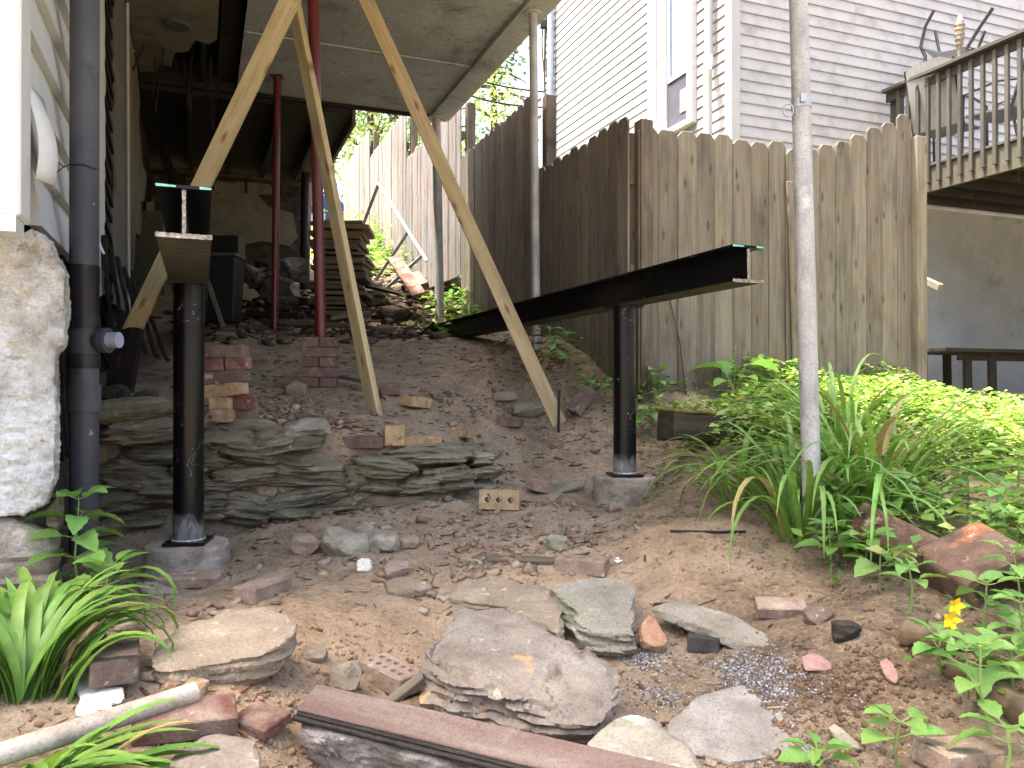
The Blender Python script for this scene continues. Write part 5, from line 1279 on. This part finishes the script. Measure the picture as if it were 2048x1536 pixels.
WE = [('tall weed growing at the foot of the drain pipe', 165, 1235, .36, 4, .105, (-.01, 0)),
      ('low weed below the tall weed at the drain pipe', 200, 1245, .16, 2, .09, (.03, 0)),
      ('leafy weed in front of the white pole base', 1662, 1150, .16, 3, .075, (-.01, 0)),
      ('leafy weed between white pole and flue tile', 1735, 1160, .14, 2, .075, (.0, 0)),
      ('weed in front of the large flue tile', 1818, 1225, .13, 2, .075, (0, 0)),
      ('weed at the mouth of the large flue tile', 1958, 1290, .16, 3, .08, (.02, 0)),
      ('weed below the yellow flowers', 1880, 1350, .10, 2, .075, (0, 0)),
      ('tall weed at the edge of the frame beside the decayed log', 2040, 1340, .17, 3, .085, (0, 0)),
      ('weed leaning out of the decayed log', 1985, 1470, .20, 3, .085, (-.03, 0)),
      ('big-leaved weed at the bottom beside the dusty brick', 1800, 1545, .11, 2, .085, (0, 0)),
      ('small weed at the bottom edge by the concrete slab', 1635, 1555, .06, 2, .06, (0, 0)),
      ('weed at the bottom corner of the picture', 2010, 1540, .09, 2, .08, (0, 0)),
      ('leafy weed climbing behind the slanting brace foot', 1085, 760, .32, 4, .09, (.05, 0)),
      ('bushy weed beside the thin grey pole', 1128, 745, .24, 4, .08, (0, 0)),
      ('weed under the black beam beside the column', 1180, 800, .14, 3, .07, (0, 0)),
      ('weed just behind the right-hand black column', 1232, 815, .16, 3, .075, (0, 0)),
      ('weed in front of the fence corner post', 1310, 800, .18, 3, .075, (0, 0)),
      ('pale weed growing beside the mossy timber end', 1300, 870, .14, 3, .07, (0, 0)),
      ('leafy weed beyond the daylilies by the bright patch', 1990, 1070, .18, 3, .075, (0, 0)),
      ('leafy weed above the large flue tile', 1880, 1075, .16, 3, .075, (0, 0)),
      ('weed spreading behind the flue tiles', 1935, 1040, .18, 3, .07, (0, 0)),
      ('weed at the frame edge behind the flue tile', 2035, 1150, .18, 3, .08, (0, 0)),
      ('leafy weed close behind the white pole', 1672, 1085, .20, 3, .085, (.02, 0)),
      ('leafy weed under the tall arching daylilies', 1775, 1075, .22, 3, .085, (0, 0)),
      ('leafy weed beside the frame edge above the flue tile', 2005, 1110, .20, 3, .085, (0, 0)),
      ('lush weed at the frame edge beyond the daylilies', 2035, 1010, .2, 3, .085, (0, 0)),
      ('spreading weed under the rotten branch', 1930, 1400, .12, 2, .085, (0, 0)),
      ('broad leafy weed at the foot of the arching daylilies', 1712, 1120, .15, 3, .085, (0, 0)),
      ('leafy weed between daylily tuft and smaller clay tile', 1760, 1185, .12, 2, .085, (0, 0)),
      ('leafy weed at the frame edge beside the flue tile mouth', 2040, 1235, .18, 3, .085, (-.02, 0)),
      ('short weed in front of the rotten branch end', 2020, 1400, .12, 3, .08, (0, 0)),
      ('low weed under the aluminium frame', 740, 500, .25, 3, .14, (0, 0)),
      ('bright weed in front of the bleached fence', 725, 545, .25, 3, .14, (0, 0)),
      ('weed beside the far pole foot', 905, 640, .25, 4, .09, (0, 0)),
      ('small weed in the gap under the side fence', 940, 650, .16, 3, .08, (0, 0)),
      ]
for lb, px, py, h, wh, sz, ln in WE:
    weed(lb, onG(px, py), h * 1.05, wh, sz * (1.15 if px < 1800 or py < 1100 else 1.02), ln, per=4 if px < 1800 else 3)
# big-leaved plant with fern-like spike
bp_ = onG(1470, 800); o = thing('burdock', 'large-leaved plant with upright spike in front of the fence', 'plant', bp_)
for az, el, s_, hh in ((.25, .15, .24, .22), (2.9, .25, .22, .20), (-1.2, .2, .16, .14), (1.9, .9, .18, .16), (-2.4, .1, .15, .12)):
    tip = bp_ + Vector((math.cos(az) * .07, math.sin(az) * .05, hh)); MB().tube([bp_, bp_.lerp(tip, .5) + Vector((0, 0, .02)), tip], [.007, .006, .004], 7).build('stalk', MT['stem'], o, smooth=True)
    put_leaf(o, tip, az, el, s_, random.uniform(-.2, .2), 2, 'large_leaf')
spk = bp_ + Vector((.0, .03, 0)); MB().tube([spk, spk + Vector((.01, 0, .36))], [.005, .002], 6).build('spike_stem', MT['stem'], o)
for k in range(14):
    for sg in (0, math.pi): put_leaf(o, spk + Vector((.006, 0, .15 + .015 * k)), sg + .2, .5, .05 - .0024 * k, 0, 1, 'leaflet')
sap = onG(1372, 790); o = thing('sapling', 'thin leafless sapling stem against the fence', 'plant', sap)
MB().tube([sap, sap + Vector((-.04, 0, .35)), sap + Vector((-.15, 0, .80))], [.006, .005, .002], 6).build('stem', MT['bark'], o)
for k in range(8): put_leaf(o, sap + Vector((-.135 - .003 * k, 0, .70 + .015 * k)), k * 2.4, .4, .05, 0, 1)

def blade(parent, b, az, L, w, up0, curl, mat='blade', twist=0.0):
    n = 11; p = Vector(b); el = up0; ds = L / n; vs = []; fs = []
    for i in range(n + 1):
        t = i / n; ww = w * (1 - t ** 3.2) * (.75 + .5 * min(1, t * 3)) * .5 + .0006
        a = az + twist * t
        s_ = Vector((-math.sin(a), math.cos(a), 0)); d = Vector((math.cos(a) * math.cos(el), math.sin(a) * math.cos(el), math.sin(el))); nn = s_.cross(d)
        if nn.z < 0: nn = -nn
        vs += [p - s_ * ww + nn * ww * .35, p.copy(), p + s_ * ww + nn * ww * .35]
        p = p + d * ds; el -= curl * ds * (0.4 + 1.6 * t)
    for i in range(n):
        a = i * 3; fs += [(a, a + 1, a + 4, a + 3), (a + 1, a + 2, a + 5, a + 4)]
    ob = MB().add(vs, fs).build('leaf_blade', MT[mat], parent, smooth=True)
    return ob
def daylily(label, px, py, n, Lr, spread=.06, az=(0, 6.28), wr=(.014, .022), up=(.9, 1.45), curl=(2.2, 4.2), dry=.06, lift=0.0):
    b = onG(px, py); o = thing('daylily', label, 'daylily', b, 'daylily clumps')
    for k in range(n):
        a = random.uniform(*az); r_ = random.uniform(0, spread)
        bb = b + Vector((math.cos(a) * r_, math.sin(a) * r_, 0)); bb.z = Gp(bb.x, bb.y) - .005 + lift
        blade(o, bb, a + random.uniform(-.5, .5), random.uniform(*Lr), random.uniform(*wr), random.uniform(*up), random.uniform(*curl), 'blade_dry' if random.random() < dry else 'blade', random.uniform(-.4, .4))
    return o
daylily('dense daylily clump behind the white pipe at the corner', 40, 1410, 70, (.30, .50), .11, (.3, 4.2), (.018, .028), up=(1.05, 1.5), curl=(4, 7.5))
daylily('daylily tuft between the white plaster sheet and foundation', 70, 1340, 34, (.24, .40), .08, (.8, 4.2), wr=(.018, .028), up=(1.1, 1.5), curl=(4, 8))
daylily('long daylily blades lying below the white pipe', 40, 1560, 46, (.14, .34), .12, (-1.4, .5), (.022, .032), up=(.15, .9), curl=(1.5, 4.5))
daylily('daylily clump spilling around the white pole', 1590, 1075, 64, (.45, .80), .12, wr=(.016, .024))
daylily('tall arching daylily clump right of the white pole', 1740, 1030, 84, (.55, .98), .16, wr=(.015, .023), up=(.8, 1.4), curl=(1.6, 3.0))
daylily('pale daylily clump in front of the mossy timber', 1480, 1010, 30, (.35, .6), .09, wr=(.014, .020))
daylily('daylily tuft below the white pole base', 1690, 1110, 22, (.22, .4), .06, wr=(.012, .018))
daylily('backlit daylily clump behind the tall arching one', 1690, 930, 46, (.5, .85), .16, wr=(.013, .02), up=(.8, 1.45), curl=(1.6, 3.0))
ob_ = thing('daylily', 'single daylily blade arching over beside the tan stone', 'daylily', onG(265, 1330), 'daylily clumps')
blade(ob_, P(200, 1215, 2.5), -.15, .46, .02, 1.1, 8.5)
yf_ = onG(1890, 1318); o = thing('yellow_flower', 'yellow flowering weed in front of the large flue tile', 'flower', yf_)
for (px, py, s_) in ((1908, 1210, .030), (1898, 1238, .034), (1900, 1255, .022)):
    c = P(px, py, yf_.y); MB().tube([yf_, c], .0018, 5).build('stem', MT['stem'], o)
    for k in range(5):
        me = leaf_mesh(1)
        pt_ = MB(); az = k * 1.256
        d = Vector((math.cos(az), -.5, math.sin(az))).normalized(); s2 = d.cross(Vector((0, -1, .2))).normalized()
        pt_.add([c, c + d * s_ * .5 + s2 * s_ * .28, c + d * s_, c + d * s_ * .5 - s2 * s_ * .28], [(0, 1, 2, 3)]).build('petal', MT['petal'], o)
yf2 = P(1795, 1512, 1.9)
o = thing('yellow_flower', 'small yellow flower at the bottom edge under big leaves', 'flower', yf2)
for k in range(5):
    d = Vector((math.cos(k * 1.256), -.3, math.sin(k * 1.256))) * .02; s2 = Vector((-math.sin(k * 1.256), 0, math.cos(k * 1.256))) * .007
    MB().add([yf2, yf2 + d * .6 + s2, yf2 + d, yf2 + d * .6 - s2], [(0, 1, 2, 3)]).build('petal', MT['petal'], o)

# ------------------------------------------------------------------ uncountable stuff: ground cover, rubble, chips
def stuff_mesh(name, V, Fc, tint, mat, label, cat, smooth=False):
    me = bpy.data.meshes.new(name); nv = len(V); k = Fc.shape[1]
    me.vertices.add(nv); me.vertices.foreach_set('co', V.ravel()); me.loops.add(Fc.size); me.loops.foreach_set('vertex_index', Fc.ravel())
    me.polygons.add(len(Fc)); me.polygons.foreach_set('loop_start', np.arange(0, Fc.size, k)); me.polygons.foreach_set('loop_total', np.full(len(Fc), k)); me.update()
    a = me.color_attributes.new('tint', 'FLOAT_COLOR', 'POINT'); a.data.foreach_set('color', np.concatenate([tint, np.ones((nv, 1))], 1).ravel())
    o = link(name, me, mat, None, None, smooth); o['kind'] = 'stuff'; tag(o, label, cat); return o
def lin(c): return np.array(srgb(*c)[:3])
def rotm(az, el, ro):
    ca, sa, ce, se, cr, sr = np.cos(az), np.sin(az), np.cos(el), np.sin(el), np.cos(ro), np.sin(ro)
    x = np.stack([ca * ce, sa * ce, se], 1); y = np.stack([-sa * cr + ca * se * sr, ca * cr + sa * se * sr, -ce * sr], 1); z = np.cross(x, y)
    return np.stack([x, y, z], 2)
LT = np.array([(0,0,0),(.45,-.30,.05),(.5,0,-.02),(.45,.30,.05),(1,0,-.12)])
LF = np.array([(0,1,2),(0,2,3),(1,4,2),(2,4,3)])
def leaves(name, pos, size, cols, label, mat='mass_leaf', cat='ground cover', el=(-.3, .6)):
    n = len(pos); Rm = rotm(rng.uniform(0, 6.28, n), rng.uniform(el[0], el[1], n), rng.uniform(-.6, .6, n))
    V = np.einsum('nij,kj->nki', Rm, LT) * size[:, None, None] + pos[:, None, :]
    Fc = (LF[None] + np.arange(n)[:, None, None] * 5).reshape(-1, 3)
    c = np.array([lin(q) for q in cols])[rng.integers(0, len(cols), n)] * rng.uniform(.75, 1.2, n)[:, None]
    return stuff_mesh(name, V.reshape(-1, 3), Fc, np.repeat(c, 5, 0), MT[mat], label, cat)
def inside(q, pts):
    return np.array(pts)
n0 = 80000
uu_ = rng.uniform(1.2, 4.44, n0); vv_ = rng.uniform(1.8, 7.5, n0)
bound = np.interp(uu_, [1.2, 1.8, 2.4, 2.9, 3.3, 3.7, 4.1, 4.44], [1.85, 1.95, 2.05, 2.2, 2.3, 2.45, 2.4, 2.3])
xy = uu_[:, None] * AU[:2] + vv_[:, None] * AV[:2]
cl = fbm(np.concatenate([xy * 2.6, np.zeros((n0, 1))], 1), 3)
dens = sstep((vv_ - bound) / .45) * np.clip(.75 + 1.6 * cl, 0.05, 1) * np.where(uu_ < 2.3, .95, 1) * np.where(vv_ > 5.2, .7, 1)
dens *= 1 - .9 * np.exp(-((xy[:, 0] - 3.7) ** 2 + (xy[:, 1] - 5.6) ** 2) / .7)
for tx, ty in ((P(1962, 1150, 2.55).x, 2.52), (P(1800, 1085, 2.85).x, 2.8)): dens *= 1 - np.exp(-(((xy[:, 0] - tx) ** 2 + (xy[:, 1] - ty) ** 2) / .055) ** 2)
keep = rng.uniform(0, 1, n0) < dens; xy = xy[keep]; cl = cl[keep]
gz = np.concatenate([G(xy[i:i + 20000, 0], xy[i:i + 20000, 1]) for i in range(0, len(xy), 20000)])
hh = rng.uniform(0, 1, len(xy)) ** .6 * (.10 + .16 * np.clip(cl + .5, 0, 1))
pos = np.concatenate([xy, (gz + hh)[:, None]], 1)
leaves('weed_carpet', pos, (.022 + .06 * rng.uniform(0, 1, len(pos)) ** 1.6), [(118,156,66),(136,172,76),(152,186,86),(98,136,62),(112,150,70),(158,170,88),(84,120,58),(138,134,78)], 'dense carpet of bright green low weeds along the fence')
# sparser seedlings and grass by the timber, brace and far slope
def cluster(px, py, n, r, h):
    q = onG(px, py); a = rng.normal(0, r, (n, 2)); x = q.x + a[:, 0]; y = q.y + a[:, 1]
    return np.stack([x, y, G(x, y) + rng.uniform(.01, h, n)], 1)
sp = np.concatenate([cluster(1330, 880, 260, .16, .14), cluster(1440, 930, 260, .22, .12), cluster(1400, 960, 120, .2, .08), cluster(1190, 780, 200, .2, .14), cluster(1120, 760, 240, .18, .3),
                     cluster(1560, 1060, 60, .1, .1), cluster(1750, 1140, 120, .10, .12), cluster(1960, 1330, 60, .1, .12), cluster(100, 1230, 260, .12, .15), cluster(1260, 800, 150, .14, .14)])
leaves('seedlings', sp, rng.uniform(.015, .04, len(sp)), [(70,104,40),(88,124,50),(62,96,40)], 'scattered small green seedlings at the edges of the dirt')
sp = np.concatenate([cluster(745, 500, 900, .7, .5), cluster(720, 545, 500, .4, .4), cluster(800, 545, 200, .3, .25), cluster(905, 640, 260, .22, .3), cluster(880, 545, 120, .2, .25), cluster(940, 660, 160, .22, .15)])
leaves('slope_weeds', sp, rng.uniform(.05, .10, len(sp)), [(110,146,50),(130,164,60),(96,130,46)], 'bright weeds on the slope below the bleached fence')

IC = []; bm = bmesh.new(); bmesh.ops.create_icosphere(bm, subdivisions=1, radius=1.0); ICV = np.array([q.co for q in bm.verts]); ICF = np.array([[q.index for q in f.verts] for f in bm.faces]); bm.free()
def bits(name, xy, size, cols, label, cat, mat='rubble', squash=(.35, .9), sink=.25, tint=None):
    n = len(xy); S = np.stack([size, size * rng.uniform(.5, 1, n), size * rng.uniform(*squash, n)], 1)
    base = ICV[None] * rng.uniform(.5, 1.3, (n, 12, 1))
    Rm = rotm(rng.uniform(0, 6.28, n), rng.uniform(-.5, .5, n), rng.uniform(-.5, .5, n))
    V = np.einsum('nij,nkj->nki', Rm, base * S[:, None, :])
    z = np.concatenate([G(xy[i:i + 20000, 0], xy[i:i + 20000, 1]) for i in range(0, n, 20000)])
    V += np.stack([xy[:, 0], xy[:, 1], z + S[:, 2] * (1 - 2 * sink) * .6], 1)[:, None, :]
    Fc = (ICF[None] + np.arange(n)[:, None, None] * 12).reshape(-1, 3)
    c = np.array([lin(q) for q in cols])[rng.integers(0, len(cols), n)] * rng.uniform(.8, 1.15, n)[:, None]
    if tint is not None: c = tint * rng.uniform(.85, 1.12, n)[:, None]
    return stuff_mesh(name, V.reshape(-1, 3), Fc, np.repeat(c, 12, 0), MT[mat], label, cat)
CBV = np.array([(x, y, z) for x in (-.8, .8) for y in (-.8, .8) for z in (-.8, .8)]); CBF = np.array([(0,1,3,2),(4,6,7,5),(0,4,5,1),(2,3,7,6),(0,2,6,4),(1,5,7,3)])
def flakes(name, xy, size, cols, label, cat):
    n = len(xy); S = np.stack([size, size * rng.uniform(.45, 1, n), size * rng.uniform(.12, .6, n)], 1)
    base = CBV[None] * rng.uniform(.45, 1.25, (n, 8, 1)) + rng.normal(0, .12, (n, 8, 3)); Rm = rotm(rng.uniform(0, 6.28, n), rng.normal(0, .25, n), rng.normal(0, .3, n))
    V = np.einsum('nij,nkj->nki', Rm, base * S[:, None, :]) + np.stack([xy[:, 0], xy[:, 1], G(xy[:, 0], xy[:, 1]) + S[:, 2] * .35], 1)[:, None, :]
    Fc = (CBF[None] + np.arange(n)[:, None, None] * 8).reshape(-1, 4)
    c = np.array([lin(q) for q in cols])[rng.integers(0, len(cols), n)] * .55 + soil_tint(xy) * .45; c = c * rng.uniform(.8, 1.15, n)[:, None]
    return stuff_mesh(name, V.reshape(-1, 3), Fc, np.repeat(c, 8, 0), MT['rubble'], label, cat)
def area(n, u0, u1, v0, v1):
    u = rng.uniform(u0, u1, n); v = rng.uniform(v0, v1, n); return u[:, None] * AU[:2] + v[:, None] * AV[:2]
def clus(px, py, n, r):
    q = onG(px, py); return rng.normal(0, r, (n, 2)) + np.array((q.x, q.y))
lo = area(2600, 1.5, 3.85, -.45, 2.5); up_ = area(1500, 4.05, 6.8, -.4, 2.4)
def soil_tint(xy):
    ix = np.clip(np.searchsorted(gx, xy[:, 0]), 0, nx - 1); iy = np.clip(np.searchsorted(gy, xy[:, 1]), 0, ny - 1); k = iy * nx + ix
    c = lin((122,104,86))[None] * np.ones((len(xy), 1)); sa, da = sand[k][:, None], darkm[k][:, None]
    c = c * (1 - sa) + lin((168,142,112)) * sa; return c * (1 - da) + lin((92,72,54)) * da
cx_ = np.concatenate([area(4500, 1.5, 3.8, -.4, 2.4), clus(1720, 1330, 2600, .28), clus(1600, 1440, 2000, .22), clus(1480, 1280, 700, .15), clus(560, 1420, 700, .16), clus(690, 1300, 500, .15), clus(1560, 1150, 500, .18)])
cs_ = np.concatenate([.0015 + .006 * rng.uniform(0, 1, 4500) ** 2.5, 0.0015 + .011 * rng.uniform(0, 1, 7000) ** 2.6])
kp = rng.uniform(0, 1, len(cx_)) < np.clip(.55 + 1.5 * fbm(np.concatenate([cx_ * 3.3, np.zeros((len(cx_), 1))], 1), 3), .08, 1)
cx_, cs_ = cx_[kp], cs_[kp]
bits('soil_clods', cx_, cs_, [(104,82,62)], 'crumbly soil clods covering the dirt', 'soil', 'chips', (.6, 1), .3, soil_tint(cx_))
sx_ = np.concatenate([area(3600, 1.5, 3.85, -.45, 2.5), area(1300, 4.05, 6.8, -.4, 2.4), clus(640, 1110, 160, .2), clus(800, 1110, 240, .25), clus(1000, 950, 160, .12), clus(1040, 1000, 120, .15), clus(1000, 830, 160, .25), clus(600, 850, 200, .14), clus(1130, 1100, 120, .2), clus(700, 1110, 160, .14), clus(870, 1100, 160, .16), clus(1030, 1110, 120, .2), clus(1020, 960, 120, .1), clus(560, 830, 160, .12), clus(980, 740, 200, .3), clus(1060, 760, 160, .2), clus(660, 1130, 60, .12), clus(850, 1110, 80, .14), clus(760, 1080, 60, .14), clus(1150, 1090, 60, .1), clus(930, 1060, 60, .2), clus(1000, 900, 60, .12), clus(880, 850, 60, .25), clus(560, 800, 60, .15), clus(450, 1230, 40, .15)])
ss_ = np.concatenate([.003 + .020 * rng.uniform(0, 1, 3600) ** 6, .003 + .022 * rng.uniform(0, 1, 1300) ** 4.5, .004 + .030 * rng.uniform(0, 1, 2240) ** 1.9, .010 + .026 * rng.uniform(0, 1, 540) ** 1.5])
kp = rng.uniform(0, 1, len(sx_)) < np.clip(.5 + 1.6 * fbm(np.concatenate([sx_ * 2.3 + 3, np.zeros((len(sx_), 1))], 1), 3), .1, 1); sx_, ss_ = sx_[kp], ss_[kp]
flakes('stone_chips', sx_, ss_, [(150,132,112),(172,154,132),(128,118,104),(146,118,98),(186,174,156),(112,104,92)], 'scattered stone chips and rubble on the dirt', 'rubble')
gxy = np.concatenate([clus(1295, 1315, 1400, .045), clus(1320, 1390, 900, .06), clus(1470, 1345, 2200, .08), clus(1540, 1400, 2000, .09), clus(1600, 1455, 500, .09), clus(1430, 1450, 500, .10), clus(1560, 1530, 300, .06), clus(1400, 1340, 300, .12)])
kp = rng.uniform(0, 1, len(gxy)) < np.clip(.5 + 1.8 * fbm(np.concatenate([gxy * 7.3, np.zeros((len(gxy), 1))], 1), 3), .05, 1); gxy = gxy[kp]
bits('gravel', gxy, .0014 + .0045 * rng.uniform(0, 1, len(gxy)) ** 1.8, [(126,126,130),(150,150,150),(100,101,108),(172,170,168),(112,106,100),(92,84,76)], 'blue grey gravel spilled around the concrete slab', 'gravel', 'rubble', (.6, 1), 0)
def splinters(name, xy, length, width, cols, label):
    n = len(xy); bx = np.array([(x, y, z) for x in (-.5, .5) for y in (-.5, .5) for z in (-.5, .5)]); bf = np.array([(0,1,3,2),(4,6,7,5),(0,4,5,1),(2,3,7,6),(0,2,6,4),(1,5,7,3)])
    S = np.stack([length, width, width * rng.uniform(.2, .7, n)], 1); Rm = rotm(rng.uniform(0, 6.28, n), rng.normal(0, .15, n), rng.uniform(-.6, .6, n))
    V = np.einsum('nij,nkj->nki', Rm, bx[None] * S[:, None, :] * rng.uniform(.8, 1.2, (n, 8, 1)))
    V += np.stack([xy[:, 0], xy[:, 1], G(xy[:, 0], xy[:, 1]) + .004], 1)[:, None, :]
    c = np.array([lin(q) for q in cols])[rng.integers(0, len(cols), n)] * rng.uniform(.75, 1.2, n)[:, None]
    stuff_mesh(name, V.reshape(-1, 3), (bf[None] + np.arange(n)[:, None, None] * 8).reshape(-1, 4), np.repeat(c, 8, 0), MT['chips'], label, 'wood chips')
xy = np.concatenate([area(500, 1.6, 3.8, -.4, 2.4), area(900, 4.05, 6.6, -.4, 2.4), clus(570, 850, 260, .13), clus(680, 880, 200, .12), clus(1040, 720, 260, .3), clus(1130, 860, 160, .2), clus(850, 610, 200, .5), clus(1330, 950, 160, .2), clus(350, 1450, 90, .12)])
splinters('wood_chips', xy, rng.uniform(.012, .07, len(xy)), rng.uniform(.0015, .008, len(xy)), [(140,112,84),(104,84,64),(168,140,104),(150,96,66),(84,70,56)], 'wood splinters and twigs littering the dirt')

bx_ = np.concatenate([area(700, 6.6, 9.6, -.2, 2.3), clus(840, 600, 500, .5), clus(800, 570, 300, .5), clus(560, 640, 300, .5)])
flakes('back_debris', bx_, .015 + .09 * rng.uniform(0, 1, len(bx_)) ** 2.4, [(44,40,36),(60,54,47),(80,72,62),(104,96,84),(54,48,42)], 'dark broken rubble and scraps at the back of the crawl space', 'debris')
xy = np.concatenate([area(160, 6.8, 9.4, -.2, 2.2), clus(830, 590, 120, .4)])
splinters('back_sticks', xy, rng.uniform(.08, .5, len(xy)), rng.uniform(.008, .04, len(xy)), [(60,52,44),(84,74,62),(44,39,34),(112,100,84)], 'broken sticks and lath strewn under the lean-to')
# ------------------------------------------------------------------ trees beyond the fence, overhead lines
def tree(label, b, h, cr, cols, n=5000, conifer=False, leaf=.16):
    b = Vector(b); o = thing('tree', label, 'tree', b, 'trees beyond the fence')
    tr = MB().tube([b - Vector((0, 0, .3)), b + Vector((.1, 0, h * .45)), b + Vector((0, .1, h * .92))], [h * .022, h * .016, h * .004], 9)
    limbs = []
    for k in range(14):
        t = .3 + .6 * random.random(); p = b + Vector((0, 0, h * t)); az = random.uniform(0, 6.28); L = cr * (1.1 - .6 * t if conifer else .9) * random.uniform(.6, 1)
        e = p + Vector((math.cos(az) * L, math.sin(az) * L, (-.1 if conifer else .5) * L)); tr.tube([p, p.lerp(e, .5) + Vector((0, 0, .1 * L)), e], [h * .007, h * .005, h * .0015], 5); limbs.append((p, e))
    tr.build('trunk', MT['bark'], o)
    cen = []
    for p, e in limbs:
        for j in range(4): cen.append(p.lerp(e, .35 + .65 * random.random()) + Vector((random.gauss(0, .12 * cr), random.gauss(0, .12 * cr), random.gauss(0, .12 * cr))))
    if conifer:
        cen = [b + Vector((math.cos(a) * rr, math.sin(a) * rr, h * t)) for t, a, rr in ((t, random.uniform(0, 6.28), cr * (1.05 - t) * random.uniform(.3, 1)) for t in [.15 + .85 * random.random() for _ in range(70)])]
    cen = np.array(cen); pick = rng.integers(0, len(cen), n); pos = cen[pick] + rng.normal(0, .16 * cr, (n, 3)) * (np.array((1, 1, .45)) if conifer else 1)
    m = len(pos); Rm = rotm(rng.uniform(0, 6.28, m), rng.uniform(-.9, .9, m), rng.uniform(-1, 1, m))
    V = np.einsum('nij,kj->nki', Rm, LT) * rng.uniform(.6, 1.3, m)[:, None, None] * leaf + pos[:, None, :] - np.array(b)
    c = np.array([lin(q) for q in cols])[rng.integers(0, len(cols), m)] * rng.uniform(.7, 1.25, m)[:, None]
    cr_o = stuff_mesh('crown', V.reshape(-1, 3), (LF[None] + np.arange(m)[:, None, None] * 5).reshape(-1, 3), np.repeat(c, 5, 0), MT['crown'], '', '')
    for k in ('label', 'category', 'kind'): del cr_o[k]
    cr_o.parent = o
    return o
def gb(px, d): x = (px - CX) / F * d; return Vector((x, d, Gp(x, d) - .1))
SPR = [(146,164,104),(160,178,118),(132,152,94)]
tree('spring green tree rising behind the farthest fence panel', gb(735, 23), 7.5, 2.4, SPR, 3600)
tree('loose pale green tree behind the blue car', gb(655, 27), 8.5, 2.8, [(128,146,84),(146,160,98)], 4200)
tree('dark conifer standing against the bright sky', gb(985, 34), 13.0, 3.2, [(84,104,84),(98,118,94),(110,128,100)], 5200, True, .22)
tree('yellow green young tree behind the thin grey pole', gb(1066, 30), 8.6, 2.0, [(156,172,104),(170,184,120)], 2200)
tree('small leafy tree behind the side fence top', gb(895, 21), 6.0, 1.7, SPR, 1500)
tree('bushy tree behind the bleached fence', gb(800, 26), 8.5, 2.8, [(104,128,60),(122,146,70)], 5200)
tree('broad tree far behind the lean-to roof', gb(560, 30), 9.0, 3.2, SPR, 3600)
for k, (ya, yb) in enumerate(((118, 183), (160, 214))):
    a, b = P(860, ya, 12.0), onV(1088, yb, NV0 - .03)
    pts = [a.lerp(b, t / 8) - Vector((0, 0, .10 * math.sin(math.pi * t / 8))) for t in range(9)]
    tag(MB().tube(pts, .014, 6).build('overhead_line', MT['wire']), ('upper' if k == 0 else 'lower') + ' overhead cable running to the neighbouring house', 'cable', 'overhead cables')
